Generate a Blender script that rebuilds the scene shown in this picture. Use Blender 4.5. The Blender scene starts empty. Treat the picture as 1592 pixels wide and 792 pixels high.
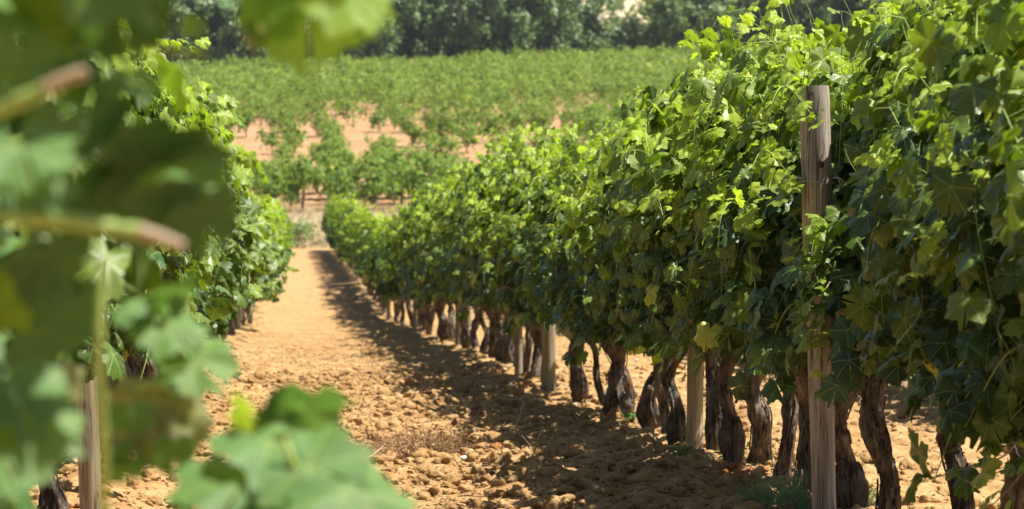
import bpy, math, random
import numpy as np

R = math.radians
scene = bpy.context.scene
COL = scene.collection

# ------------------------------------------------------------------ camera
FPX = 5000.0            # focal length in pixels of the 1592 px wide photograph
HOR = 300.0             # image row of the horizon
CAM_Z = 0.88
cam_d = bpy.data.cameras.new('camera'); cam = bpy.data.objects.new('camera', cam_d); COL.objects.link(cam)
cam_d.sensor_width = 36.0; cam_d.lens = FPX / 1592 * 36.0
cam.location = (0, 0, CAM_Z)
cam.rotation_euler = (R(90) - math.atan((396 - HOR) / FPX), 0, 0)
cam_d.clip_start = 0.1; cam_d.clip_end = 6000
cam_d.dof.use_dof = True; cam_d.dof.focus_distance = 10.6; cam_d.dof.aperture_fstop = 9.3
scene.camera = cam

# ------------------------------------------------------------------ sky, sun, exposure
SUN = np.array([0.47, -0.04, 1.0]); SUN = SUN / np.linalg.norm(SUN)     # towards the sun
elev = math.asin(SUN[2]); azim = math.atan2(SUN[0], SUN[1])
world = bpy.data.worlds.new('World'); scene.world = world; world.use_nodes = True
wn = world.node_tree.nodes; wl = world.node_tree.links
bg = wn['Background']; sky = wn.new('ShaderNodeTexSky'); sky.sky_type = 'NISHITA'; sky.sun_disc = False
sky.sun_elevation = elev; sky.sun_rotation = azim; sky.dust_density = 1.5
wl.new(sky.outputs[0], bg.inputs[0]); bg.inputs[1].default_value = 0.05
sd = bpy.data.lights.new('sun', 'SUN'); sd.energy = 5.0; sd.angle = R(0.53); sd.color = (1.0, 0.955, 0.87)
so = bpy.data.objects.new('sun', sd); COL.objects.link(so)
import mathutils
so.rotation_euler = mathutils.Vector(SUN).to_track_quat('Z', 'Y').to_euler(); so.location = (20, 10, 60)
scene.view_settings.view_transform = 'Standard'; scene.view_settings.look = 'None'
scene.view_settings.gamma = 1; scene.view_settings.use_curve_mapping = False
scene.view_settings.exposure = 1.15
cy = scene.cycles
cy.max_bounces = 7; cy.diffuse_bounces = 2; cy.glossy_bounces = 2; cy.transmission_bounces = 3; cy.transparent_max_bounces = 4
cy.use_denoising = True; cy.sample_clamp_indirect = 8; cy.caustics_reflective = False; cy.caustics_refractive = False
try: cy.denoising_input_passes = 'RGB_ALBEDO_NORMAL'
except Exception: pass

# ------------------------------------------------------------------ helpers
SLANT = -0.0732         # rows run a little to the left of the view direction
ROWROT = math.atan(-SLANT)

def hsh(i, j, seed):
    h = (i.astype(np.int64) * 374761393 + j.astype(np.int64) * 668265263 + seed * 1442695041) & 0xffffffff
    h = ((h ^ (h >> 13)) * 1274126177) & 0xffffffff
    h = h ^ (h >> 16)
    return (h & 0xffff) / 65535.0
def vnoise(x, y, seed=0):
    x = np.asarray(x, float); y = np.asarray(y, float)
    i = np.floor(x); j = np.floor(y); fx = x - i; fy = y - j
    fx = fx * fx * (3 - 2 * fx); fy = fy * fy * (3 - 2 * fy)
    a = hsh(i, j, seed); b = hsh(i + 1, j, seed); c = hsh(i, j + 1, seed); d = hsh(i + 1, j + 1, seed)
    return (a * (1 - fx) + b * fx) * (1 - fy) + (c * (1 - fx) + d * fx) * fy * 1.0 - 0.5
def fbm(x, y, seed=0, o=4):
    s = 0; a = 1
    for k in range(o):
        s = s + a * vnoise(x * 2 ** k + 17.3 * k, y * 2 ** k - 9.1 * k, seed + k); a *= 0.5
    return s
def sstep(a, b, x):
    t = np.clip((x - a) / (b - a), 0, 1); return t * t * (3 - 2 * t)

PY = [-400, -60, 0, 40, 50, 60, 75, 90, 104, 108, 114, 118, 140, 175, 220, 262, 276, 300, 400, 480, 620, 760, 1500, 2500]
PH = [2.0, 0.43, -.88, -1.75, -2.1, -2.08, -1.92, -1.86, -1.78, -1.5, -.6, -.35, 1.6, 3.95, 7.1, 9.95, 10.3, 9.9, 12.0, 20, 39, 52, 100, 140]
def hbase(X, Y):
    """ground height in the world (camera foot is 0)"""
    h = 0
    for d in (-2.0, 0.0, 2.0):
        h = h + np.interp(Y + d * sstep(20, 60, np.asarray(Y, float)), PY, PH) / 3
    h = h + sstep(130, 262, Y) * X * 0.035 + 0.88
    far = sstep(90, 140, Y)
    h = h + far * 0.25 * vnoise(X / 9, Y / 9, 5) * 2
    h = h + sstep(330, 600, Y) * 10 * vnoise(X / 120, Y / 120, 7)
    return h
def hfine(X, Y):
    u = X - SLANT * Y
    near = 1 - sstep(60, 100, Y)
    rowm = np.exp(-((u - 1.7) / 0.75) ** 2) + np.exp(-((u + 0.8) / 0.5) ** 2) + 0.55 * sstep(2.2, 3, u)
    amp = 0.35 + 0.65 * np.clip(rowm, 0, 1)
    n = fbm(X / 0.16, Y / 0.2, 11, 3); big = fbm(X / 0.9, Y / 1.4, 31, 2)
    lump = np.maximum(n, -0.12)
    return near * (0.075 * amp * lump + 0.045 * big + 0.05 * np.exp(-((u - 1.86) / 0.45) ** 2) + 0.05 * np.exp(-((u + 0.65) / 0.45) ** 2)
                   - 0.025 * np.exp(-((u - 0.62) / 0.5) ** 2))
def height(X, Y):
    return hbase(X, Y) + hfine(X, Y)
def gz(x, y):
    return float(height(np.array([x]), np.array([y]))[0])
def unproj(px, py, Y):
    """point at depth Y seen at photograph pixel px, py"""
    return np.array([(px - 796) / FPX * Y, Y, CAM_Z + (HOR - py) / FPX * Y])

def make_mesh(name, V, F, mat, smooth=True, attrs=None, uv=None):
    """V (n,3); F (m,k) int array or list of such; uv per vertex"""
    V = np.asarray(V, np.float32)
    Fs = F if isinstance(F, list) else [F]
    me = bpy.data.meshes.new(name)
    me.vertices.add(len(V)); me.vertices.foreach_set('co', V.ravel())
    li = np.concatenate([f.ravel() for f in Fs]).astype(np.int32)
    ls = []; tot = []
    off = 0
    for f in Fs:
        k = f.shape[1]; m = f.shape[0]
        ls.append(off + np.arange(m) * k); tot.append(np.full(m, k)); off += m * k
    ls = np.concatenate(ls).astype(np.int32); tot = np.concatenate(tot).astype(np.int32)
    me.loops.add(len(li)); me.loops.foreach_set('vertex_index', li)
    me.polygons.add(len(ls)); me.polygons.foreach_set('loop_start', ls); me.polygons.foreach_set('loop_total', tot)
    me.polygons.foreach_set('use_smooth', np.full(len(ls), smooth))
    if uv is not None:
        l = me.uv_layers.new(name='UVMap'); l.data.foreach_set('uv', np.asarray(uv, np.float32)[li].ravel())
    for k, a in (attrs or {}).items():
        at = me.attributes.new(k, 'FLOAT', 'POINT'); at.data.foreach_set('value', np.asarray(a, np.float32))
    me.update(calc_edges=True)
    me.materials.append(mat)
    return me
def link(name, me, parent=None, loc=None, rz=0):
    o = bpy.data.objects.new(name, me); COL.objects.link(o)
    if parent is not None: o.parent = parent
    if loc is not None: o.location = loc
    if rz: o.rotation_euler = (0, 0, rz)
    return o
def tag(o, label=None, cat=None, group=None, kind=None):
    if label: o['label'] = label
    if cat: o['category'] = cat
    if group: o['group'] = group
    if kind: o['kind'] = kind
    return o

class MB:
    def __init__(s): s.V = []; s.F = {}; s.n = 0; s.A = {}; s.U = []
    def add(s, V, F, uv=None, **attrs):
        V = np.asarray(V, float); F = np.asarray(F, int)
        s.V.append(V); s.F.setdefault(F.shape[1], []).append(F + s.n); s.n += len(V)
        s.U.append(np.zeros((len(V), 2)) if uv is None else uv)
        for k, a in attrs.items(): s.A.setdefault(k, []).append(np.broadcast_to(a, (len(V),)).astype(float))
    def mesh(s, name, mat, smooth=True):
        return make_mesh(name, np.concatenate(s.V), [np.concatenate(f) for f in s.F.values()], mat, smooth,
                         {k: np.concatenate(a) for k, a in s.A.items()}, np.concatenate(s.U))

def frames(P):
    P = np.asarray(P, float); T = np.gradient(P, axis=0); T /= np.linalg.norm(T, axis=1)[:, None] + 1e-9
    ref = np.array([1., 0, 0]) if abs(T[0][0]) < .8 else np.array([0, 1., 0])
    N = []; n = ref - T[0] * (ref @ T[0]); n /= np.linalg.norm(n)
    for t in T:
        n = n - t * (n @ t); n /= np.linalg.norm(n) + 1e-9; N.append(n)
    N = np.array(N); B = np.cross(T, N); return T, N, B
def tube(P, rad, seg=8, caps=True, rfun=None):
    P = np.asarray(P, float); k = len(P); rad = np.broadcast_to(rad, (k,))
    T, N, B = frames(P); a = np.arange(seg) / seg * 2 * math.pi
    rr = rad[:, None] * np.ones((1, seg))
    if rfun is not None: rr = rr * rfun(np.arange(k)[:, None], a[None, :])
    V = P[:, None, :] + rr[..., None] * (np.cos(a)[None, :, None] * N[:, None, :] + np.sin(a)[None, :, None] * B[:, None, :])
    V = V.reshape(-1, 3)
    i = np.arange(k - 1)[:, None] * seg; j = np.arange(seg)[None, :]; j2 = (j + 1) % seg
    F = np.stack([i + j, i + j2, i + seg + j2, i + seg + j], -1).reshape(-1, 4)
    return V, F
def tube_capped(mb, P, rad, seg=8, rfun=None, **at):
    V, F = tube(P, rad, seg, rfun=rfun); n = len(V); mb.add(V, F, **at)
    # close both ends with small fans
    k = len(P)
    for ring, c in ((0, P[0]), (k - 1, P[-1])):
        rv = V[ring * seg:(ring + 1) * seg]; vv = np.vstack([rv, [c]])
        j = np.arange(seg); f = np.stack([j, (j + 1) % seg, np.full(seg, seg)], -1)
        if ring == 0: f = f[:, ::-1]
        mb.add(vv, f, **at)
def smooth_path(pts, n):
    pts = np.asarray(pts, float); k = len(pts)
    t = np.linspace(0, k - 1, n); P = np.vstack([2 * pts[0] - pts[1], pts, 2 * pts[-1] - pts[-2]])
    i = np.minimum(t.astype(int), k - 2); f = (t - i)[:, None]
    p0, p1, p2, p3 = P[i], P[i + 1], P[i + 2], P[i + 3]
    return 0.5 * (2 * p1 + (p2 - p0) * f + (2 * p0 - 5 * p1 + 4 * p2 - p3) * f ** 2 + (3 * p1 - p0 - 3 * p2 + p3) * f ** 3)

# ------------------------------------------------------------------ materials
def new_mat(name):
    m = bpy.data.materials.new(name); m.use_nodes = True
    nt = m.node_tree; nt.nodes.clear()
    return m, nt
def N(nt, t, **kw):
    n = nt.nodes.new(t)
    for k, v in kw.items():
        if k.startswith('i_'):
            key = k[2:]; key = int(key) if key.isdigit() else key.replace('_', ' ')
            n.inputs[key].default_value = v
        else: setattr(n, k, v)
    return n
def ramp(nt, stops, src=None):
    n = nt.nodes.new('ShaderNodeValToRGB'); e = n.color_ramp.elements
    while len(e) > 1: e.remove(e[0])
    e[0].position = stops[0][0]; e[0].color = (*stops[0][1], 1)
    for p, c in stops[1:]:
        x = e.new(p); x.color = (*c, 1)
    if src is not None: nt.links.new(src, n.inputs[0])
    return n.outputs[0]
def mix(nt, f, a, b, mode='MIX'):
    n = nt.nodes.new('ShaderNodeMix'); n.data_type = 'RGBA'; n.blend_type = mode
    for s, v in ((n.inputs[0], f), (n.inputs[6], a), (n.inputs[7], b)):
        if hasattr(v, 'is_output'): nt.links.new(v, s)
        elif isinstance(v, (tuple, list)): s.default_value = (*v, 1)
        else: s.default_value = v
    return n.outputs[2]
def mth(nt, op, a, b=None, c=None, clamp=False):
    n = nt.nodes.new('ShaderNodeMath'); n.operation = op; n.use_clamp = clamp
    for i, v in enumerate((a, b, c)):
        if v is None: continue
        if hasattr(v, 'is_output'): nt.links.new(v, n.inputs[i])
        else: n.inputs[i].default_value = v
    return n.outputs[0]
def noise(nt, vec, scale, detail=4, rough=.55, out=0):
    n = N(nt, 'ShaderNodeTexNoise'); n.inputs['Scale'].default_value = scale
    n.inputs['Detail'].default_value = detail; n.inputs['Roughness'].default_value = rough
    if vec is not None: nt.links.new(vec, n.inputs['Vector'])
    return n.outputs[out]
def smap(nt, v, a, b, c=0., d=1.):
    n = N(nt, 'ShaderNodeMapRange'); n.interpolation_type = 'SMOOTHSTEP'
    nt.links.new(v, n.inputs[0]); n.inputs[1].default_value = a; n.inputs[2].default_value = b
    n.inputs[3].default_value = c; n.inputs[4].default_value = d
    return n.outputs[0]

def leaf_material(name, dark, mid, young, back, trans, veins=True, tfac=.36, rough=.42, spec=.45, yellow=(.40, .38, .04)):
    m, nt = new_mat(name); L = nt.links
    geo = N(nt, 'ShaderNodeNewGeometry'); rnd = geo.outputs['Random Per Island']
    at = N(nt, 'ShaderNodeAttribute', attribute_name='age'); age = at.outputs['Fac']  # leaf youth plus sunlit tone painted into crown tops and outer leaves
    obj = N(nt, 'ShaderNodeObjectInfo')
    tc = N(nt, 'ShaderNodeTexCoord')
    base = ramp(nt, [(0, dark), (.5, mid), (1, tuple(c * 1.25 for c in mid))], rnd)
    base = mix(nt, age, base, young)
    yl = mth(nt, 'GREATER_THAN', rnd, .982)
    base = mix(nt, yl, base, yellow)
    bl = noise(nt, tc.outputs['Object'], 55, 2)
    base = mix(nt, .5, base, ramp(nt, [(.3, (.62, .66, .6)), (.7, (1.25, 1.2, 1.2))], bl), 'MULTIPLY')
    if veins:
        sep = N(nt, 'ShaderNodeSeparateXYZ'); L.new(N(nt, 'ShaderNodeUVMap').outputs[0], sep.inputs[0])
        ux, uy = sep.outputs[0], sep.outputs[1]
        ax = mth(nt, 'ABSOLUTE', ux)
        dmin = ax
        for a in (48, 102):
            ca, sa = math.cos(R(a)), math.sin(R(a))
            d = mth(nt, 'ABSOLUTE', mth(nt, 'SUBTRACT', mth(nt, 'MULTIPLY', ax, ca), mth(nt, 'MULTIPLY', uy, sa)))
            dmin = mth(nt, 'MINIMUM', dmin, d)
        # fine side veins
        w = mth(nt, 'PINGPONG', mth(nt, 'ADD', mth(nt, 'MULTIPLY', uy, 9.0), mth(nt, 'MULTIPLY', ax, -7.0)), .5)
        side = smap(nt, w, .0, .09, .35, 0.)
        vn = mth(nt, 'MAXIMUM', smap(nt, dmin, .006, .026, .75, 0.), side)
        base = mix(nt, vn, base, mix(nt, .55, base, (.42, .50, .16)))
        bump_h = mth(nt, 'MULTIPLY', vn, -1.0)
    bk = geo.outputs['Backfacing']
    bcol = mix(nt, .6, base, back)
    col = mix(nt, bk, base, bcol)
    pr = N(nt, 'ShaderNodeBsdfPrincipled'); L.new(col, pr.inputs['Base Color'])
    pr.inputs['Specular IOR Level'].default_value = spec
    L.new(mth(nt, 'ADD', mth(nt, 'MULTIPLY', bk, .25), rough), pr.inputs['Roughness'])
    if veins:
        bp = N(nt, 'ShaderNodeBump'); bp.inputs['Strength'].default_value = .5; bp.inputs['Distance'].default_value = .002
        L.new(bump_h, bp.inputs['Height']); L.new(bp.outputs[0], pr.inputs['Normal'])
    tr = N(nt, 'ShaderNodeBsdfTranslucent')
    tcol = mix(nt, .5, mix(nt, age, trans, tuple(min(1, c * 1.45) for c in trans)), mix(nt, 1.0, base, (4, 3.6, 2.0), 'MULTIPLY'))
    tcol = mix(nt, mth(nt, 'MULTIPLY', rnd, .5), tcol, trans)
    L.new(tcol, tr.inputs[0])
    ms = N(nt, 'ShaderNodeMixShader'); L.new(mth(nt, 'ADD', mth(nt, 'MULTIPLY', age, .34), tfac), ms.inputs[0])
    L.new(pr.outputs[0], ms.inputs[1]); L.new(tr.outputs[0], ms.inputs[2])
    out = N(nt, 'ShaderNodeOutputMaterial'); L.new(ms.outputs[0], out.inputs[0])
    return m

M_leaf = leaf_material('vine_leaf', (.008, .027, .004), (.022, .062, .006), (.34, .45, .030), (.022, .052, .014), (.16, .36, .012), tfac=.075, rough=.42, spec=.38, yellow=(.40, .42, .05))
M_leaf_fore = leaf_material('near_vine_leaf', (.030, .085, .022), (.062, .150, .038), (.24, .38, .06), (.08, .15, .05), (.16, .36, .04), tfac=.26, rough=.58, spec=.4, yellow=(.05, .11, .03))
M_leaf_far = leaf_material('vine_leaf_far', (.010, .030, .005), (.026, .068, .007), (.34, .45, .030), (.024, .056, .015), (.16, .35, .015), veins=False, tfac=.075, rough=.4)
M_hill_leaf = leaf_material('hill_vine_leaf', (.030, .085, .013), (.085, .165, .024), (.32, .42, .05), (.11, .17, .07), (.22, .32, .05), veins=False, tfac=.22, rough=.6, spec=.25)
M_tree_dark = leaf_material('evergreen_leaf', (.070, .125, .038), (.125, .195, .060), (.20, .29, .09), (.05, .075, .045), (.08, .14, .04), veins=False, tfac=.15, rough=.5, yellow=(.09, .11, .04))
M_tree_grey = leaf_material('grey_green_leaf', (.095, .145, .070), (.15, .215, .10), (.21, .29, .13), (.08, .10, .07), (.10, .15, .06), veins=False, tfac=.15, rough=.5, yellow=(.09, .11, .05))
M_tree_light = leaf_material('light_green_leaf', (.09, .145, .045), (.15, .225, .07), (.23, .32, .10), (.08, .12, .05), (.16, .24, .04), veins=False, tfac=.2, rough=.55, yellow=(.14, .17, .04))
M_dryleaf = leaf_material('dry_leaf', (.20, .075, .035), (.33, .13, .055), (.36, .17, .07), (.30, .15, .08), (.45, .14, .05), veins=True, tfac=.2, rough=.7, spec=.1, yellow=(.35, .2, .1))
M_pink = leaf_material('withered_leaf', (.13, .14, .06), (.19, .19, .09), (.20, .25, .10), (.2, .2, .12), (.28, .30, .08), veins=True, tfac=.2, rough=.6, spec=.2)

def simple_mat(name, stops, scale, rough=.8, bump=.3, bdist=.01, stretch=(1, 1, 1), spec=.2, detail=6, metallic=0., coord='Object', extra=None):
    m, nt = new_mat(name); L = nt.links
    tc = N(nt, 'ShaderNodeTexCoord'); mp = N(nt, 'ShaderNodeMapping'); mp.inputs['Scale'].default_value = stretch
    L.new(tc.outputs[coord], mp.inputs[0])
    n1 = noise(nt, mp.outputs[0], scale, detail, .62)
    col = ramp(nt, stops, n1)
    if extra: col = extra(nt, tc, mp, col)
    pr = N(nt, 'ShaderNodeBsdfPrincipled'); L.new(col, pr.inputs['Base Color']); pr.inputs['Roughness'].default_value = rough
    pr.inputs['Specular IOR Level'].default_value = spec; pr.inputs['Metallic'].default_value = metallic
    bp = N(nt, 'ShaderNodeBump'); bp.inputs['Strength'].default_value = bump; bp.inputs['Distance'].default_value = bdist
    L.new(n1, bp.inputs['Height']); L.new(bp.outputs[0], pr.inputs['Normal'])
    out = N(nt, 'ShaderNodeOutputMaterial'); L.new(pr.outputs[0], out.inputs[0])
    return m
def bark_extra(nt, tc, mp, col):
    obj = N(nt, 'ShaderNodeObjectInfo')
    big = noise(nt, tc.outputs['Object'], 9, 3)
    c = mix(nt, smap(nt, big, .42, .62), col, mix(nt, .75, col, (.33, .27, .21)))
    v = ramp(nt, [(0, (.78, .75, .74)), (1, (1.2, 1.15, 1.1))], obj.outputs['Random'])
    return mix(nt, 1.0, c, v, 'MULTIPLY')
M_bark = simple_mat('vine_bark', [(.32, (.016, .012, .010)), (.46, (.085, .064, .050)), (.58, (.20, .16, .128)), (.74, (.40, .34, .28))], 26,
                    rough=.92, bump=1.0, bdist=.03, stretch=(2.4, 2.4, .32), detail=8, extra=bark_extra)
M_treebark = simple_mat('tree_bark', [(.3, (.06, .045, .035)), (.7, (.2, .16, .12))], 6, rough=.9, stretch=(2, 2, .4))
def wood_extra(nt, tc, mp, col):
    # long drying cracks and a few knots
    mp2 = N(nt, 'ShaderNodeMapping'); mp2.inputs['Scale'].default_value = (30, 30, 1.3); nt.links.new(tc.outputs['Object'], mp2.inputs[0])
    n = noise(nt, mp2.outputs[0], 1.0, 3, .4)
    crack = smap(nt, mth(nt, 'ABSOLUTE', mth(nt, 'SUBTRACT', n, .5)), .0, .022, .85, 0.)
    stain = smap(nt, noise(nt, tc.outputs['Object'], 7, 5, .7), .5, .68, 0., .12)
    col = mix(nt, stain, col, (.11, .085, .065))
    return mix(nt, crack, col, (.05, .032, .022))
M_wood = simple_mat('weathered_post_wood', [(.3, (.17, .13, .10)), (.5, (.34, .275, .22)), (.7, (.52, .45, .38))], 10,
                    rough=.8, bump=.4, bdist=.004, stretch=(5, 5, .35), extra=wood_extra)
M_wood_grey = simple_mat('grey_post_wood', [(.3, (.16, .13, .085)), (.5, (.26, .215, .145)), (.7, (.38, .33, .235))], 10,
                    rough=.8, bump=.4, bdist=.004, stretch=(5, 5, .35), extra=wood_extra)
M_knot = simple_mat('wood_knot', [(.3, (.03, .018, .01)), (.7, (.16, .08, .04))], 60, rough=.8)
M_wire = simple_mat('galvanised_wire', [(.3, (.35, .35, .34)), (.7, (.6, .6, .58))], 40, rough=.4, bump=.1, metallic=.85)
M_cane = simple_mat('green_cane', [(.3, (.22, .32, .07)), (.7, (.36, .44, .14))], 14, rough=.5, bump=.1, bdist=.001)
M_cane_red = simple_mat('ripening_cane', [(.3, (.26, .19, .10)), (.7, (.42, .31, .20))], 14, rough=.5, bump=.1, bdist=.001)
M_straw = simple_mat('dry_grass', [(.3, (.40, .32, .20)), (.7, (.62, .51, .35))], 3, rough=.9, bump=.0)
M_deadweed = simple_mat('dead_weed', [(.3, (.20, .115, .055)), (.7, (.46, .29, .155))], 30, rough=.9, bump=.0)
M_weed = simple_mat('green_weed', [(.3, (.06, .15, .03)), (.7, (.14, .26, .06))], 20, rough=.6, bump=.0)
M_weed_blue = simple_mat('blue_green_weed', [(.3, (.08, .22, .09)), (.7, (.17, .36, .15))], 20, rough=.6, bump=.0)
M_stone = simple_mat('pale_stone', [(.3, (.55, .55, .52)), (.7, (.78, .78, .74))], 30, rough=.7, bump=.2, bdist=.003)

# soil: one sheet, its colours placed by where it lies
def soil_material(name, clod=False):
    m, nt = new_mat(name); L = nt.links
    geo = N(nt, 'ShaderNodeNewGeometry'); pos = geo.outputs['Position']
    sep = N(nt, 'ShaderNodeSeparateXYZ'); L.new(pos, sep.inputs[0]); Y = sep.outputs[1]
    n1 = noise(nt, pos, .9, 5); n2 = noise(nt, pos, 9, 6, .65); n3 = noise(nt, pos, 60, 4, .6)
    near = ramp(nt, [(.30, (.23, .130, .052)), (.5, (.365, .226, .098)), (.68, (.48, .325, .165))], n2)
    near = mix(nt, .55, near, ramp(nt, [(.3, (.80, .74, .68)), (.7, (1.15, 1.14, 1.12))], n1), 'MULTIPLY')
    near = mix(nt, .6, near, ramp(nt, [(.32, (.66, .62, .58)), (.62, (1.12, 1.12, 1.12))], n3), 'MULTIPLY')
    if not clod:
        far = ramp(nt, [(.3, (.28, .155, .075)), (.7, (.40, .245, .135))], n1)
        c = mix(nt, smap(nt, Y, 108, 122), near, far)
        path = mix(nt, .5, (.40, .25, .125), near)
        c = mix(nt, smap(nt, Y, 45, 75), c, mix(nt, smap(nt, Y, 100, 108), path, c))
        grass = ramp(nt, [(.3, (.34, .26, .15)), (.7, (.47, .37, .23))], n2)
        band = mth(nt, 'MULTIPLY', smap(nt, Y, 103, 106), smap(nt, Y, 113.2, 114.8, 1., 0.))
        c = mix(nt, band, c, grass)
        scrub = ramp(nt, [(.35, (.10, .10, .045)), (.65, (.24, .21, .10))], noise(nt, pos, .25, 5))
        c = mix(nt, smap(nt, Y, 262, 272), c, scrub)
        field = ramp(nt, [(.3, (.44, .33, .19)), (.7, (.58, .45, .28))], noise(nt, pos, .05, 5))
        c = mix(nt, smap(nt, Y, 430, 470), c, field)
    else: c = near
    pr = N(nt, 'ShaderNodeBsdfPrincipled'); L.new(c, pr.inputs['Base Color']); pr.inputs['Roughness'].default_value = .95
    pr.inputs['Specular IOR Level'].default_value = .1
    bp = N(nt, 'ShaderNodeBump'); bp.inputs['Strength'].default_value = .9; bp.inputs['Distance'].default_value = .012
    hh = mth(nt, 'ADD', noise(nt, pos, 38, 5, .65), mth(nt, 'MULTIPLY', n3, .4))
    L.new(hh, bp.inputs['Height']); L.new(bp.outputs[0], pr.inputs['Normal'])
    out = N(nt, 'ShaderNodeOutputMaterial'); L.new(pr.outputs[0], out.inputs[0])
    return m
def haze():
    V = np.array([(x, y, z) for x in (-700, 700) for y in (-60, 900) for z in (-6, 95)], float)
    F = np.array([[0, 1, 3, 2], [4, 6, 7, 5], [0, 4, 5, 1], [2, 3, 7, 6], [0, 2, 6, 4], [1, 5, 7, 3]])
    m, nt = new_mat('thin_air'); v = N(nt, 'ShaderNodeVolumePrincipled'); v.inputs['Color'].default_value = (.80, .88, 1, 1); v.inputs['Density'].default_value = .00012
    out = N(nt, 'ShaderNodeOutputMaterial'); nt.links.new(v.outputs[0], out.inputs['Volume'])
    tag(link('haze', make_mesh('haze', V, F, m, smooth=False)), kind='stuff')
haze()
M_soil = soil_material('ochre_soil'); M_clod = soil_material('clod_soil', True)

# ------------------------------------------------------------------ ground sheet
def ground():
    ys = np.concatenate([np.array([-400, -200, -100, -50, -20, -5, 0, 4, 7]), np.arange(9, 34, .028)])
    y = 34.0; ext = []
    while y < 125: ext.append(y); y *= 1.0035
    while y < 2500: ext.append(y); y *= 1.012
    ys = np.concatenate([ys, ext, [2500]])
    fine = np.arange(-2.0, 6.2, .024)
    g = []; w = .03; x = 6.2
    while x < 1400: g.append(x); w *= 1.10; x += w
    g2 = []; w = .03; x = 2.0
    while x < 1400: g2.append(-x - 1e-3); w *= 1.10; x += w
    us = np.concatenate([np.array(g2)[::-1], fine, np.array(g)])
    U, Yg = np.meshgrid(us, ys)
    X = U + SLANT * Yg
    Z = height(X, Yg)
    V = np.stack([X, Yg, Z], -1).reshape(-1, 3)
    a, b = len(ys), len(us)
    i = np.arange(a - 1)[:, None] * b; j = np.arange(b - 1)[None, :]
    F = np.stack([i + j, i + j + 1, i + b + j + 1, i + b + j], -1).reshape(-1, 4)
    o = link('ground', make_mesh('ground', V, F, M_soil)); tag(o, kind='structure')
ground()

# ------------------------------------------------------------------ leaf templates
def leaf_outline(teeth=True, n_between=3, rng=None):
    key = [(0, 1.0), (22, .84), (46, .93), (72, .77), (98, .84), (128, .74), (157, .62), (173, .22)]
    ang = []; rad = []
    r = rng or np.random.default_rng(1)
    jit = {k: r.uniform(.92, 1.07) for k in range(len(key))}
    half = [(a, rr * jit[i]) for i, (a, rr) in enumerate(key)]
    pts = []
    for (a0, r0), (a1, r1) in zip(half[:-1], half[1:]):
        for k in range(n_between):
            t = k / n_between; a = a0 + (a1 - a0) * t; rr = r0 + (r1 - r0) * (t * t * (3 - 2 * t))
            if teeth and k > 0: rr *= (1 + (.075 if (k % 2) else -.05))
            pts.append((a, rr))
    pts.append(half[-1])
    right = pts; left = [(-a, rr * r.uniform(.96, 1.04)) for a, rr in pts[1:]][::-1]
    return right + left
def leaf_template(rng, hi=True):
    nb = 3 if hi else 1
    ol = leaf_outline(hi, nb, rng); a = np.radians([p[0] for p in ol]); r = np.array([p[1] for p in ol])
    n = len(ol)
    out = np.stack([np.sin(a) * r, np.cos(a) * r], -1)
    if hi:
        mid = np.stack([np.sin(a) * r * .55, np.cos(a) * r * .55], -1)
        xy = np.vstack([[[0, 0]], mid, out])
        F = []
        for k in range(n - 1):
            F += [(0, 1 + k + 1, 1 + k), (1 + k, 1 + k + 1, 1 + n + k), (1 + k + 1, 1 + n + k + 1, 1 + n + k)]
    else:
        xy = np.vstack([[[0, 0]], out]); F = [(0, k + 2, k + 1) for k in range(n - 1)]
    x, y = xy[:, 0], xy[:, 1]; rr = np.hypot(x, y)
    droop = rng.uniform(.10, .38); fold = rng.uniform(-.05, .30); wav = rng.uniform(.05, .14); ph = rng.uniform(0, 6)
    side = rng.uniform(-.15, .15)
    th = np.arctan2(x, y)
    z = -droop * rr ** 2 + fold * np.abs(x) + wav * np.sin(th * 5 + ph) * rr + side * x * y - .10 * np.maximum(0, rr - .7)
    V = np.stack([x, y, z], -1)
    V[:, 1] *= .95
    return V, np.array(F), xy
trng = np.random.default_rng(7)
T_HI = [leaf_template(trng, True) for _ in range(8)]
T_LO = [leaf_template(trng, False) for _ in range(6)]

def place_leaves(mb, rng, pos, nrm, tip, size, age, templates):
    """pos: where the petiole meets the blade; nrm: upper face; tip: direction of the middle lobe; size: lobe length"""
    pos = np.asarray(pos); nrm = np.asarray(nrm); tip = np.asarray(tip)
    nrm = nrm / np.linalg.norm(nrm, axis=1)[:, None]
    tip = tip - nrm * (tip * nrm).sum(1)[:, None]; tip /= np.linalg.norm(tip, axis=1)[:, None] + 1e-9
    sx = np.cross(tip, nrm)
    ti = rng.integers(0, len(templates), len(pos))
    for k, (TV, TF, TU) in enumerate(templates):
        s = np.where(ti == k)[0]
        if not len(s): continue
        V = (TV[None, :, 0:1] * sx[s][:, None, :] + TV[None, :, 1:2] * tip[s][:, None, :] + TV[None, :, 2:3] * nrm[s][:, None, :]) * size[s][:, None, None] + pos[s][:, None, :]
        F = TF[None] + (np.arange(len(s)) * len(TV))[:, None, None]
        mb.add(V.reshape(-1, 3), F.reshape(-1, 3), uv=np.tile(TU, (len(s), 1)), age=np.repeat(age[s], len(TV)))

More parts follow.
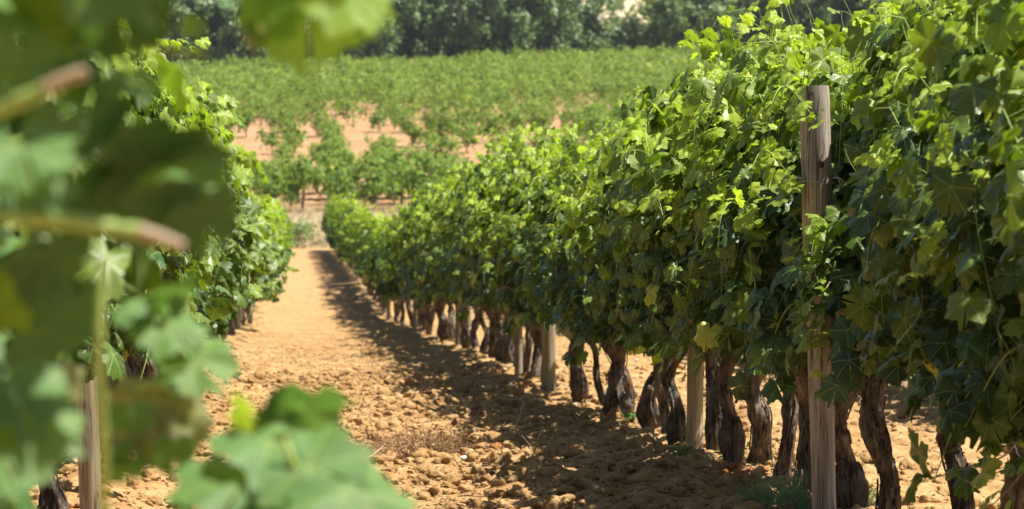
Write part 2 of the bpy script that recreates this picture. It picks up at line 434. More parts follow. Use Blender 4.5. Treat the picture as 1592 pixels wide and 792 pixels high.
# ------------------------------------------------------------------ vine canopy
def gen_canopy(rng, hi=True, H=1.72, dens=1.0, half=.46, keep=None):
    """local frame: y along the row, x across it, z up from the vine's base"""
    pos, nrm, tip, size, age = [], [], [], [], []
    shoots = []; pets = []
    ns = int(30 * dens)
    for s in range(ns):
        y0 = rng.uniform(-half, half); x0 = rng.normal(0, .06); z0 = rng.uniform(.46, .76)
        kind = rng.random()
        out = rng.choice([-1, 1])
        if kind < .60:      # upright shoots held by the wires
            top = H * (rng.uniform(.74, 1.0) + (.09 if rng.random() < .16 else 0)); p = [(x0, y0, z0), (x0 + out * rng.uniform(.02, .16), y0 + rng.normal(0, .06), z0 + (top - z0) * .5),
                   (x0 + out * rng.uniform(.0, .20), y0 + rng.normal(0, .12), top)]
            if rng.random() < .5: p.append((p[-1][0] + out * rng.uniform(.03, .2), p[-1][1] + rng.normal(0, .12), top + rng.uniform(-.10, .06)))
        elif kind < .86:    # arching outwards
            zz = rng.uniform(1.0, 1.45); ox = rng.uniform(.26, .44)
            p = [(x0, y0, z0), (x0 + out * ox * .55, y0 + rng.normal(0, .08), zz), (x0 + out * ox, y0 + rng.normal(0, .14), zz - rng.uniform(0, .15)),
                 (x0 + out * ox * 1.05, y0 + rng.normal(0, .2), zz - rng.uniform(.2, .5))]
        else:               # low, hanging
            ox = rng.uniform(.18, .36)
            p = [(x0, y0, z0), (x0 + out * ox * .7, y0 + rng.normal(0, .08), z0 + .12), (x0 + out * ox, y0 + rng.normal(0, .15), z0 - rng.uniform(.0, .14))]
        P = smooth_path(p, 28)
        if keep is not None:
            bad = [i for i in range(28) if not keep(P[i])]
            if bad and bad[0] < 9: continue
            if bad: P = P[:bad[0]]
        shoots.append(P)
        L = np.linalg.norm(np.diff(P, axis=0), axis=1); cum = np.concatenate([[0], np.cumsum(L)]); tot = cum[-1]
        nn = max(4, int(tot / .052)); sgn = rng.choice([-1, 1])
        for k in range(nn):
            d = (k + rng.uniform(.2, .8)) / nn; q = np.array([np.interp(d * tot, cum, P[:, c]) for c in range(3)])
            sgn = -sgn
            reps = 1 + (rng.random() < .62) + (rng.random() < .22)
            for rr in range(reps):
                a = rng.uniform(0, 2 * math.pi); pl = rng.uniform(.035, .10) * (1 if rr == 0 else 1.5)
                o = np.array([math.cos(a) * 1.2, math.sin(a), rng.uniform(-.3, .6)]); o /= np.linalg.norm(o)
                c = q + o * pl
                lat = np.array([c[0] * 1.8 + out * .25, rng.normal(-.38, .75), 0]); lat /= np.linalg.norm(lat) + 1e-6
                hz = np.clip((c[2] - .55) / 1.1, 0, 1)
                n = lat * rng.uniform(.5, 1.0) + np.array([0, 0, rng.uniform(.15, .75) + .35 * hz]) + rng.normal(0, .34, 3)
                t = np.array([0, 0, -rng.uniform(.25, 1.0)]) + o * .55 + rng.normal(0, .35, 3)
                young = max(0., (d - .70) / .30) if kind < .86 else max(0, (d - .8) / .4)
                if c[2] < 1.15: young *= .35  # low tips kept darker, painting shade into the lower face
                ag = np.clip(young * rng.uniform(.5, 1.1) + .85 * rng.random() ** 1.3 * max(0, (c[2] - 1.08) / .55) + .45 * rng.random() ** 1.3 * max(0, (abs(c[0]) - .22) / .2) * min(1, max(0.1, (c[2] - .75) / .5)) + (.25 if rng.random() < .025 else 0) + max(0, rng.normal(0, .06)), 0, 1)  # beyond tip youth, upper and outer leaves are painted paler, as if sunlit
                sz = rng.uniform(.050, .088) * (1 - .60 * young) * (.8 if rr else 1)
                if keep is not None and not keep(c): continue
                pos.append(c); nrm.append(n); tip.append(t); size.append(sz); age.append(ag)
                if rr == 0: pets.append((q, c, ag))
    return map(np.array, (pos, nrm, tip, size, age)), shoots, pets

def canopy_meshes(name, seed, hi, H=1.72, dens=1.0, mat=None, keep=None):
    rng = np.random.default_rng(seed)
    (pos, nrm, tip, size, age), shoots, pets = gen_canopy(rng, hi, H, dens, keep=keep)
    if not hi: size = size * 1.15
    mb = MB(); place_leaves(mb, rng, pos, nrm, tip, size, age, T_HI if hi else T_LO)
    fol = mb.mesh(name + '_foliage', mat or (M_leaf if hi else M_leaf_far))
    sb = MB()
    for P in shoots:
        V, F = tube(P[::2] if hi else P[::5], np.linspace(.0042, .0014, len(P[::2] if hi else P[::5])), 5 if hi else 3); sb.add(V, F)
    if hi:
        for q, c, ag in pets:
            m = (q + c) / 2 + np.array([0, 0, .01]); V, F = tube(np.array([q, m, c]), .0011, 3); sb.add(V, F)
        for P in shoots[::2]:      # tendrils at the tips
            e = P[-1]; d = P[-1] - P[-4]; t = np.linspace(0, 1, 9)[:, None]
            off = np.stack([np.sin(t[:, 0] * 5) * .015, np.cos(t[:, 0] * 6) * .015 - .015, t[:, 0] * .02], -1)
            V, F = tube(e + d * t * 1.6 + off, .0009, 3); sb.add(V, F)
    sh = sb.mesh(name + '_shoots', M_cane)
    return fol, sh

# ------------------------------------------------------------------ vine trunk
def trunk_mesh(seed, hi=True, lean=None, burl=0., hh=None, thick=1.0):
    rng = np.random.default_rng(seed)
    h = hh or rng.uniform(.50, .60)
    lx, ly = (rng.normal(0, .035), rng.normal(0, .055)) if lean is None else lean
    w = rng.uniform(-.06, .06, (3, 2))
    pts = [(-lx * .6, -ly * .6, -.10), (-lx * .6, -ly * .6, 0.02), (w[0, 0] * .6 - lx * .2, w[0, 1] * .6 - ly * .2, .18), (w[1, 0], w[1, 1], .34), (w[2, 0] * .4 + lx * .7, w[2, 1] * .4 + ly * .7, .48), (lx, ly, h)]
    n = 84 if hi else 12; seg = 60 if hi else 8
    P = smooth_path(pts, n); z = P[:, 2]
    r0 = rng.uniform(.025, .037) * thick
    rad = r0 * (1 + .28 * np.exp(-((z - .02) / .06) ** 2) + burl * np.exp(-((z - .10) / .07) ** 2) + .45 * np.exp(-((z - h) / .07) ** 2)
                + .25 * np.exp(-((z - rng.uniform(.2, .4)) / .04) ** 2))
    tw = rng.uniform(2, 7) * rng.choice([-1, 1]); p1, p2 = rng.uniform(0, 6, 2); sd = int(rng.integers(0, 999))
    def rf(i, a):
        zz = z[i[:, 0]][:, None]
        A = a + tw * zz + .5 * np.sin(zz * 9 + p1)
        nx, ny = np.cos(A) * 1.4, np.sin(A) * 1.4
        v = 1 + .16 * np.sin(2 * A + p1 + 3 * zz) + .10 * np.sin(3 * A + p2 - 8 * zz)
        v = v + .34 * vnoise(nx * 3 + 5, ny * 3 + zz * 7, sd) + .60 * (np.abs(vnoise(nx * 9, ny * 9 + zz * 5, sd + 1)) - .2) + .26 * vnoise(nx * 18, ny * 18 + zz * 20, sd + 2)
        return v
    mb = MB(); tube_capped(mb, P, rad, seg, rf)
    if hi:   # knots where old arms were sawn off, peeling bark
        for k in range(int(rng.integers(3, 6))):
            i = int(rng.integers(20, n - 8)); a = rng.uniform(0, 6.28); c = P[i]; r = rad[i]
            d = np.array([math.cos(a), math.sin(a), rng.uniform(.1, .8)])
            ln = r * rng.uniform(.9, 1.5)
            tube_capped(mb, np.array([c, c + d * ln * .7, c + d * ln]), np.array([.030, .024, .010]) * rng.uniform(.6, 1.15), 10,
                        lambda i, a: 1 + .35 * np.sin(a * 3 + i * 2) * .6)
        for k in range(26):
            i = int(rng.integers(6, n - 10)); a = rng.uniform(0, 6.28); L = int(rng.integers(5, 15)); T, Nn, B = frames(P)
            pp = []
            for j in range(L):
                q = min(n - 1, i + j); rr = rad[q] * (1.10 + .10 * math.sin(j / L * 3.1) + .05 * (j == L - 1) * rng.random())
                pp.append(P[q] + rr * (math.cos(a) * Nn[q] + math.sin(a) * B[q])); a += rng.normal(0, .05)
            V, F = tube(np.array(pp), .0035 * rng.uniform(.5, 1.4), 4); mb.add(V, F)
    head = P[-1]
    arms = []
    for s in (-1, 1):
        am = MB(); q = [head - [0, 0, .04], head + [rng.normal(0, .02), s * .07, .05], head + [rng.normal(0, .04), s * rng.uniform(.16, .22), .10], head + [rng.normal(0, .05), s * rng.uniform(.26, .34), rng.uniform(.10, .2)]]
        Pa = smooth_path(q, 16 if hi else 5); s2 = sd + 7
        tube_capped(am, Pa, np.linspace(.034, .014, len(Pa)) * thick, 14 if hi else 5, lambda i, a: 1 + .4 * vnoise(np.cos(a) * 3 + i * .3, np.sin(a) * 3, s2) + .2 * np.sin(i * .9))
        arms.append(am.mesh('arm', M_bark))
    return mb.mesh('trunk', M_bark), arms

ROW_R, ROW_L = 1.86, -0.65
def row_x(row, Y):
    b = ROW_R if row == 'R' else ROW_L if row == 'L' else 4.42
    if row == 'L': b = b + .33 * float(sstep(20, 95, np.array(float(Y))))
    return b + SLANT * Y

HI_N, LO_N = 9, 6
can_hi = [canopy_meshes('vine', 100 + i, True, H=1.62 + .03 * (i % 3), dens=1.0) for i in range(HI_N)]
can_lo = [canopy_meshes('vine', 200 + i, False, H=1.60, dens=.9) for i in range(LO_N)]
tr_hi = [trunk_mesh(300 + i, True, burl=[0, .3, 0, 1.0, 0, .5, 0, .2, .7, 0][i]) for i in range(10)]
tr_lo = [trunk_mesh(400 + i, False) for i in range(6)]

def build_vine(X, Y, rz, can, trk, scl=(1, 1, 1), rt=0., root_z=None):
    root = bpy.data.objects.new('grapevine', None); COL.objects.link(root); root.empty_display_size = .2
    root.location = (X, Y, gz(X, Y) if root_z is None else root_z); root.rotation_euler = (0, 0, rz); root.scale = scl
    t = link('trunk', trk[0], root, rz=rt)
    for a in trk[1]: link('arm', a, root, rz=rt)
    link('foliage', can[0], root); link('shoots', can[1], root)
    return root

ORD = ['first', 'second', 'third', 'fourth', 'fifth', 'sixth', 'seventh', 'eighth', 'ninth', 'tenth', 'eleventh', 'twelfth', 'thirteenth',
       'fourteenth', 'fifteenth', 'sixteenth', 'seventeenth', 'eighteenth', 'nineteenth', 'twentieth']

# the right-hand row: trunks where the photograph shows them, then on at even steps
def topscale(Y):
    return float(np.interp(Y, [8, 10, 12.4, 13.4, 15, 17, 19, 22, 27, 33, 45, 60, 80, 104], [1.0, 1.01, 1.03, 1.0, .97, .91, 1.0, 1.0, 1.0, .97, .92, .90, .97, 1.0]))
yr = [5.3, 6.1, 6.9, 7.6, 8.34, 8.99, 9.74, 10.57, 11.45, 12.05, 12.75, 13.55, 14.9, 16.1, 17.1, 18.5, 20.1, 21.3, 22.8, 23.6, 24.8]
y = 25.7; rng = np.random.default_rng(55)
while y < 102: yr.append(y + rng.normal(0, .08)); y += .92
NEARLAB = {6: 'thick gnarled grapevine, first trunk to the right of the tall brown post',
           5: 'grapevine with a forked Y shaped trunk, second trunk to the right of the tall post',
           4: 'leafy grapevine at the right picture edge with low hanging shoots',
           7: 'dark straight trunked grapevine directly touching the right side of the tall post',
           8: 'grapevine with burly trunk just left of the tall brown post',
           9: 'pale barked grapevine, second trunk left of the tall brown post',
           10: 'leaning grapevine with red dead leaf lying at its foot, third left of the tall post',
           11: 'broad trunked grapevine just right of the grey green post',
           12: 'thin grapevine trunk just left of the grey green post',
           13: 'grapevine with a swollen burl at its foot, leaning right',
           14: 'thick upright grapevine beside the burl footed one',
           15: 'slender black stemmed grapevine leaning left with pale foot',
           16: 'grapevine with a knobbly bulge halfway down, just right of the pale round post'}
right_roots = []
def xr(px, Y): return (px - 796) / FPX * Y
YP = 10.0; XP = xr(1283, YP)
def post_keep(X, Y, rz, sc):
    # the leaves were tied back round the tall post: none within a hand's breadth of it or on its path side above the wire
    z0 = gz(X, Y); ca, sa = math.cos(rz), math.sin(rz)
    def keep(c):
        x = X + c[0] * sc[0] * ca - c[1] * sc[1] * sa; y = Y + c[0] * sc[0] * sa + c[1] * sc[1] * ca; z = z0 + c[2] * sc[2]
        if y > YP + .12: return True
        sx = XP * y / YP; lim = CAM_Z - .004 * YP + (0.0) 
        return not (-.115 < x - sx < .095 and z > CAM_Z - .045 - .03 * math.sin(y * 40))
    return keep
for i, Y in enumerate(yr):
    hi = Y < 36
    can = can_hi[(i * 4 + 1) % HI_N] if hi else can_lo[int(rng.integers(LO_N))]
    trk = tr_hi[(i * 3 + 2) % 10] if hi else tr_lo[int(rng.integers(6))]
    if i in (13,): trk = trunk_mesh(913, True, lean=(.0, -.06), burl=1.3, thick=1.05)
    if i in (14,): trk = trunk_mesh(914, True, lean=(.0, .0), burl=.8, thick=1.15)
    if i in (15,): trk = trunk_mesh(915, True, lean=(-.09, .0), burl=.5, thick=.72)
    if i in (16,): trk = trunk_mesh(916, True, lean=(-.07, .0), burl=.3, thick=.85)
    if i in (5, 6): trk = trunk_mesh(920 + i, True, lean=(-.02, .0), burl=.0, thick=1.12)
    rz = ROWROT + (math.pi if (not hi and rng.random() < .5) else 0)
    X = row_x('R', Y) + rng.normal(0, .03)
    sc = topscale(Y) * (rng.uniform(.965, 1.04) if Y < 36 else rng.uniform(.90, 1.09))
    scl = (rng.uniform(.76, .92), 1.02, sc)
    if 6.5 < Y < 10.9: can = canopy_meshes('vine', 800 + i, True, H=1.64, dens=1.0, keep=post_keep(X, Y, rz, scl))
    root = build_vine(X, Y, rz, can, trk, scl, rt=0)
    right_roots.append(root)
    g = 'grapevines of the right-hand row'
    if i < 4: lab = 'nearest leafy grapevines of the right-hand row, outside the right picture edge'
    elif i in NEARLAB: lab = NEARLAB[i]
    elif i < 33: lab = '%s grapevine beyond the pale round post in the right-hand row' % ORD[i - 17]
    elif Y < 60: lab = 'closely spaced grapevine halfway down the right-hand row'; g = 'middle grapevines of the right-hand row'
    else: lab = 'small distant grapevine at the far end of the right-hand row'; g = 'far grapevines of the right-hand row'
    if i < 4: g = 'nearest grapevines of the right-hand row'
    tag(root, lab, 'grapevine', g)

for i, (Y, lab) in enumerate([(12.4, 'slim dark grapevine squeezed between the pale barked and the leaning grapevine'), (11.0, 'dark grapevine close behind the tall brown post'), (14.3, 'grapevine trunk standing right behind the grey green post'),
               (15.5, 'thin crooked grapevine between the burl footed vine and the grey green post'), (17.8, 'twisted grapevine between the thick upright vine and the slender black one'),
               (19.3, 'bent grapevine between the slender black vine and the knobbly one'), (22.0, 'dark grapevine just behind the pale round post')]):
    root = build_vine(row_x('R', Y) + rng.normal(0, .05), Y, ROWROT, can_hi[(i * 2) % HI_N], tr_hi[(i * 7 + 3) % 10], (.76, .8, topscale(Y) * .93), rt=1.3 * i)
    tag(root, lab, 'grapevine', 'grapevines of the right-hand row')

# the left-hand row
yl = [3.9, 4.8, 5.7, 6.6, 7.4, 8.2, 9.15, 11.7, 12.7, 13.7, 14.6, 15.6, 16.5]
y = 17.5
while y < 100: yl.append(y + rng.normal(0, .08)); y += .95
for i, Y in enumerate(yl):
    hi = Y < 40
    can = can_hi[(i * 5 + 3) % HI_N] if hi else can_lo[int(rng.integers(LO_N))]
    trk = tr_hi[(i * 7 + 1) % 10] if hi else tr_lo[int(rng.integers(6))]
    rz = ROWROT + (math.pi if (not hi and rng.random() < .5) else 0)
    sc = float(np.interp(Y, [8, 14, 15, 20, 25, 40, 100], [1.02, 1.0, 1.08, 1.04, .98, .97, .97])) * rng.uniform(.97, 1.04)
    X = row_x('L', Y) + rng.normal(0, .03)
    root = build_vine(X, Y, rz, can, trk, (.78 if Y < 14.2 else 1.08 if 15 < Y < 19 else 1.0 if Y < 30 else 1.15, 1.02, sc))
    g = 'grapevines of the left-hand row'
    if Y < 9: lab = 'grapevine of the left-hand row close behind the blurred foreground leaves'; g = 'nearest grapevines of the left-hand row'
    elif i == 6: lab = 'rough barked grapevine trunk left of the left-hand wooden post'
    elif i == 7: lab = 'leafy grapevine hanging over the left-hand wooden post'
    elif i == 8: lab = 'gnarled grapevine stump just right of the left-hand wooden post'
    elif i < 28: lab = '%s grapevine beyond the left-hand wooden post in the left-hand row' % ORD[i - 8]
    elif Y < 60: lab = 'sunlit grapevine halfway down the left-hand row'; g = 'middle grapevines of the left-hand row'
    else: lab = 'small distant grapevine at the far end of the left-hand row'; g = 'far grapevines of the left-hand row'
    tag(root, lab, 'grapevine', g)

# the next row to the right, seen only under and between the first
y = 17.0
while y < 99:
    hi = False
    root = build_vine(row_x('S', y) + rng.normal(0, .03), y, ROWROT, can_lo[int(rng.integers(LO_N))], tr_lo[int(rng.integers(6))], (.95, 1.0, .97 * rng.uniform(.93, 1.0)))
    tag(root, 'grapevine of the second row, glimpsed behind the trunks of the right-hand row', 'grapevine', 'grapevines of the second row on the right')
    y += 1.0

# ------------------------------------------------------------------ posts and wires
def post_mesh(h, r, seed, mat, lean=(0, 0), seg=28):
    rng = np.random.default_rng(seed); n = 40
    t = np.linspace(-.15, h, n); P = np.stack([lean[0] * t / h, lean[1] * t / h, t], -1)
    rad = r * (1 + .03 * np.sin(t * 5 + seed) + (-.20 if seed == 3 else .06) * (1 - t / h)); rad[-1] *= .93
    mb = MB(); sd = seed
    tube_capped(mb, P, rad, seg, lambda i, a: 1 + .05 * vnoise(np.cos(a) * 2 + 4, np.sin(a) * 2 + i * .08, sd) + .06 * vnoise(np.cos(a) * 9, np.sin(a) * 9 + i * .15, sd + 3))
    return mb
def make_post(X, Y, h, r, seed, mat, label, lean=(0, 0), detail=False, tie=1.17):
    root = bpy.data.objects.new('wooden_post', None); COL.objects.link(root); root.location = (X, Y, gz(X, Y))
    root.rotation_euler = (0, 0, ROWROT)
    link('pole', post_mesh(h, r, seed, mat, lean).mesh('pole', mat), root)
    if detail:
        a = np.linspace(0, 2 * math.pi, 25); lx, ly = lean[0] * tie / h, lean[1] * tie / h
        P = np.stack([np.cos(a) * (r * 1.08 + .0015) + lx, np.sin(a) * (r * 1.08 + .0015) + ly, tie + .004 * np.sin(a * 2)], -1)
        mb = MB(); V, F = tube(P, .0014, 5); mb.add(V, F); link('wire_loop', mb.mesh('wire_loop', M_wire), root)
        for s in (-1, 1):   # bent metal clips either side
            mb = MB(); c = np.array([s * (r + .006) + lx, -.01 + ly, tie])
            pts = [c + [-.004 * s, 0, .012], c + [s * .010, 0, .014], c + [s * .026, -.002, .006], c + [s * .024, 0, -.010], c + [s * .008, 0, -.012]]
            tube_capped(mb, smooth_path(pts, 18), .0028, 6); link('wire_clip', mb.mesh('wire_clip', M_wire), root)
        # a round knot on the face of the post
        mb = MB(); a = np.linspace(0, 2 * math.pi, 17)[:-1]; c = np.array([lx + .004, -r * 1.045, tie + .055])
        tube_capped(mb, np.array([c + [0, .006, 0], c + [0, -.001, 0], c + [0, -.0045, 0]]), np.array([.011, .011, .007]), 14)
        link('knot', mb.mesh('knot', M_knot), root)
    tag(root, label, 'post', 'wooden posts along the vine rows')
    return root
# the tall post stands a hand's breadth proud of the row towards the path
p1 = make_post(XP, YP, 1.395, .0475, 3, M_wood, 'tall brown wooden post rising above the leaves with a wire tied round it', lean=(-.035, 0), detail=True, tie=1.095)
make_post(xr(1080, 14.0), 14.0, 1.30, .034, 5, M_wood_grey, 'grey green wooden post whose foot shows beside a thin vine trunk', lean=(.015, 0))
make_post(xr(853, 21.2), 21.2, 1.35, .042, 7, M_wood_grey, 'pale round wooden post among the trunks in the middle of the right-hand row')
make_post(xr(806, 23.1), 23.1, 1.35, .028, 9, M_wood_grey, 'narrow pale post just beyond the pale round post')
make_post(xr(141, 10.7), 10.7, 1.10, .037, 11, M_wood_grey, 'sunlit wooden post in the left-hand row behind the blurred leaves', lean=(-.04, 0))
for Y in (32, 42, 52, 63, 74, 86, 99):
    make_post(row_x('R', Y) - .05, Y, 1.35, .032, 20 + Y, M_wood_grey, 'distant weathered post partly hidden in the right-hand row')
for Y in (27.5, 38.5, 50, 62, 75, 88):
    make_post(row_x('L', Y) + .12, Y, 1.3, .04, 40 + int(Y), M_wood_grey, 'distant weathered post partly hidden in the left-hand row')
for row, word in (('R', 'right'), ('L', 'left')):
    for hgt, wd in ((.72, 'lower'), (1.17, 'upper')):
        ys = np.arange(3.5, 101, 1.5); xs = np.array([row_x(row, q) for q in ys])
        if row == 'R' and hgt > 1: xs = xs - .0
        P = np.stack([xs, ys, hbase(xs, ys) + hgt], -1); mb = MB(); tube_capped(mb, P, .0014, 5)
        tag(link('trellis_wire', mb.mesh('trellis_wire', M_wire)), '%s steel wire strung along the %s-hand vine row' % (wd, word), 'wire', 'trellis wires')

# ------------------------------------------------------------------ clods, stones and litter on the ground
def ico(sub):
    import bmesh
    bm = bmesh.new(); bmesh.ops.create_icosphere(bm, subdivisions=sub, radius=1)
    V = np.array([v.co[:] for v in bm.verts]); F = np.array([[v.index for v in f.verts] for f in bm.faces]); bm.free(); return V, F
def clods():
    rng = np.random.default_rng(77); mb = MB()
    I2, F2 = ico(2); I3, F3 = ico(3); I1, F1 = ico(1)
    for (n, IV, IF, s0, s1, ymax, nz) in ((40, I3, F3, .026, .040, 30, 1.1), (5000, I3, F3, .010, .040, 26, 1.2), (12000, I2, F2, .006, .016, 34, .9), (30000, I1, F1, .0035, .010, 42, .6)):
        Y = 9 + (ymax - 9) * rng.random(n) ** 1.35
        k = rng.random(n)
        u = np.where(k < .40, rng.normal(1.35, .55, n), np.where(k < .75, rng.uniform(-.9, 1.2, n), rng.uniform(2.0, 6.5, n)))
        X = u + SLANT * Y; Z = height(X, Y)
        s = s0 + (s1 - s0) * rng.random(n) ** 2.2
        # a handful of shapes each displaced differently
        for v in range(10):
            sel = np.where(np.arange(n) % 10 == v)[0]
            sh = 1 + nz * (vnoise(IV[:, 0] * 1.3 + v * 7, IV[:, 1] * 1.3 + IV[:, 2] * 1.1, v) + .55 * vnoise(IV[:, 0] * 3 + v, IV[:, 2] * 3 - IV[:, 1] * 2.2, v + 9) + .3 * vnoise(IV[:, 0] * 7 + IV[:, 1] * 2, IV[:, 2] * 7 - IV[:, 1] * 5, v + 19))
            B = IV * sh[:, None] * np.array([1.15, 1.0, .72])
            a = rng.uniform(0, 6.28, len(sel)); ca, sa = np.cos(a), np.sin(a)
            til = rng.normal(0, .5, len(sel)); ct, st = np.cos(til), np.sin(til)
            x = B[None, :, 0]; y = B[None, :, 1]; z = B[None, :, 2]
            y2 = y * ct[:, None] - z * st[:, None]; z2 = y * st[:, None] + z * ct[:, None]
            Vx = x * ca[:, None] - y2 * sa[:, None]; Vy = x * sa[:, None] + y2 * ca[:, None]
            VV = np.stack([Vx, Vy, z2], -1) * s[sel][:, None, None] + np.stack([X[sel], Y[sel], Z[sel] + s[sel] * .18], -1)[:, None, :]
            FF = IF[None] + (np.arange(len(sel)) * len(IV))[:, None, None]
            mb.add(VV.reshape(-1, 3), FF.reshape(-1, 3))
    tag(link('soil_clods', mb.mesh('soil_clods', M_clod)), 'crumbly ochre clods of dry earth strewn between the vine rows', 'soil clods', kind='stuff')
clods()

def straw_litter():
    rng = np.random.default_rng(5); mb = MB()
    for k in range(1500):
        Y = rng.uniform(11, 32); u = rng.normal(1.0, .7) if k % 3 else rng.uniform(-.5, 5); X = u + SLANT * Y
        a = rng.uniform(0, 6.28); L = rng.uniform(.02, .09); d = np.array([math.cos(a), math.sin(a), rng.normal(0, .25)])
        p = np.array([X, Y, gz(X, Y) + .008]); V, F = tube(np.array([p - d * L / 2, p + [0, 0, .004], p + d * L / 2]), .0009, 3); mb.add(V, F)
    tag(link('straw_litter', mb.mesh('straw_litter', M_straw)), 'fine broken straw and stem bits scattered on the ploughed soil', 'plant litter', kind='stuff')
straw_litter()

def gpt(px, py):
    """where the line of sight through a pixel meets the ground"""
    lo, hi_ = 8.0, 400.0
    for Y in np.arange(8, 400, .05):
        X = (px - 796) / FPX * Y; z = CAM_Z + (HOR - py) / FPX * Y
        if z <= gz(X, Y): return X, Y, gz(X, Y)
    return None
def twigs():
    rng = np.random.default_rng(9)
    spots = [(815, 762, 100, 'dark forked twig standing out of the soil near the bottom edge'), (795, 690, 60, 'thin pale twig sticking up beside the white stones'),
             (630, 590, 60, 'short pale twig by the edge of the row shadow'), (740, 580, 90, 'long pale stick lying below the far trunks'),
             (905, 632, 50, 'short white stick leaning at a trunk foot'), (700, 650, 60, 'thin curved twig lying in the shadow by the dead weed'),
             (880, 700, 90, 'slim brown twig lying in the row shadow'), (560, 720, 70, 'straw coloured twig lying on the bare path')]
    for px, py, L, lab in spots:
        X, Y, z = gpt(px, py); s = Y / FPX; L = L * s
        up = 'stand' in lab or 'stick' in lab and 'up' in lab
        a = rng.uniform(0, 3.1); mb = MB()
        d = np.array([.25, -.1, 1.0]) if up else np.array([math.cos(a), math.sin(a), .12])
        P = smooth_path([np.array([0, 0, -.01]), d * L * .5 + rng.normal(0, .008, 3), d * L * .95 + rng.normal(0, .012, 3)], 9)
        tube_capped(mb, P, np.linspace(.0032, .0014, 9), 6)
        q = P[4]; tube_capped(mb, np.array([q, q + rng.normal(0, .02, 3) + d * L * .12, q + rng.normal(0, .03, 3) + d * L * .3]), np.array([.002, .0016, .001]), 5)
        tag(link('twig', mb.mesh('twig', M_deadweed if 'dark' in lab or 'brown' in lab else M_straw), loc=(X, Y, z + .006)), lab, 'twig', 'twigs on the soil')
twigs()
def stones():
    rng = np.random.default_rng(19); IV, IF = ico(3)
    for (px, py, r, lab) in ((748, 700, .013, 'small bright white stone lying at the edge of the shadow'), (722, 716, .016, 'flat pale stone beside the dead weed clump'),
                             (897, 675, .012, 'small white stone between shadow and trunks'), (943, 710, .011, 'pale bluish stone in the row shadow'),
                             (990, 563, .014, 'white stone on the soil seen between the trunks')):
        X, Y, z = gpt(px, py); sd = int(rng.integers(99))
        sh = 1 + .7 * vnoise(IV[:, 0] * 1.5 + sd, IV[:, 1] * 1.5 + IV[:, 2], sd); V = IV * sh[:, None] * [1.4, 1.0, .6] * r
        tag(link('stone', make_mesh('stone', V, IF, M_stone), loc=(X, Y, z + r * .35), rz=rng.uniform(0, 3)), lab, 'stone', 'pale stones on the soil')
stones()

def dead_weed():
    rng = np.random.default_rng(4); X, Y, z = gpt(648, 712); mb = MB()
    for k in range(380):
        a = rng.uniform(0, 6.28); rr = rng.uniform(0, .19); L = rng.uniform(.08, .27)
        b = np.array([math.cos(a) * rr * 1.3, math.sin(a) * rr, 0]); d = np.array([math.cos(a) * .8 + rng.normal(0, .5), math.sin(a) * .8 + rng.normal(0, .5), rng.uniform(.3, 1.1)])
        d /= np.linalg.norm(d); P = smooth_path([b, b + d * L * .5, b + d * L + [0, 0, -L * .35]] + rng.normal(0, .012, (3, 3)), 7)
        V, F = tube(P, np.linspace(.0022, .0009, 7), 4); mb.add(V, F)
        for q in range(3):
            e = P[int(rng.integers(2, 7))]; dd = rng.normal(0, .022, 3); V, F = tube(np.array([e, e + dd * .6, e + dd]), .0010, 3); mb.add(V, F)
            w = rng.normal(0, .007, 3); mb.add(np.array([e + dd, e + dd + w, e + dd + w + rng.normal(0, .007, 3), e + dd + rng.normal(0, .006, 3)]), np.array([[0, 1, 2, 3]]))
    tag(link('dead_weed', mb.mesh('dead_weed', M_deadweed), loc=(X, Y, z)), 'tangled brown dead weed clump on the path in front of the shadow', 'dead weed')
dead_weed()

def weeds():
    rng = np.random.default_rng(14)
    L = [(1128, 722, .10, M_weed, 'small green weed sprouting at the trunk foot beside the dead leaves', 'broad'),
         (1062, 712, .07, M_weed, 'tiny green seedling clump left of the grey green post', 'broad'),
         (1186, 792, .13, M_weed_blue, 'feathery blue green weed tuft at the bottom edge, left one', 'fine'),
         (1250, 800, .14, M_weed_blue, 'feathery blue green weed tuft beside the foot of the tall post', 'fine'),
         (1345, 805, .10, M_weed, 'low green weed behind the right foot of the tall post', 'fine'),
         (980, 655, .04, M_weed, 'tiny green sprig growing near the burl footed vine', 'broad'),
         (365, 590, .06, M_weed, 'little green weed beside the left-hand row', 'broad')]
    for px, py, s, mat, lab, kind in L:
        X, Y, z = gpt(px, min(py, 788)); 
        if py > 788: Y -= (py - 788) * .02; X = (px - 796) / FPX * Y; z = gz(X, Y)
        mb = MB(); n = 80 if kind == 'fine' else 22
        for k in range(n):
            a = rng.uniform(0, 6.28); r0 = rng.uniform(0, s * .55); b = np.array([math.cos(a) * r0, math.sin(a) * r0, 0])
            d = np.array([math.cos(a) * rng.uniform(.1, .9), math.sin(a) * rng.uniform(.1, .9), 1.0]); d /= np.linalg.norm(d); hh = s * rng.uniform(.6, 1.15)
            P = smooth_path([b, b + d * hh * .55, b + d * hh + [math.cos(a) * .01, math.sin(a) * .01, -hh * .08]], 8)
            V, F = tube(P, .0009, 3); mb.add(V, F)
            for q in range(11 if kind == 'fine' else 5):
                e = P[int(rng.integers(1, 8))]; w = (.010 if kind == 'fine' else .018) * rng.uniform(.6, 1.2)
                dd = rng.normal(0, 1, 3); dd[2] = abs(dd[2]) * .5; dd /= np.linalg.norm(dd); sd = np.cross(dd, rng.normal(0, 1, 3)); sd /= np.linalg.norm(sd) + 1e-6
                ww = w * (.10 if kind == 'fine' else .32)
                mb.add(np.array([e, e + dd * w * .5 + sd * ww, e + dd * w * 1.1, e + dd * w * .5 - sd * ww]), np.array([[0, 1, 2, 3]]))
        tag(link('green_weed', mb.mesh('green_weed', mat), loc=(X, Y, z)), lab, 'weed', 'green weeds at the feet of the vines')
weeds()

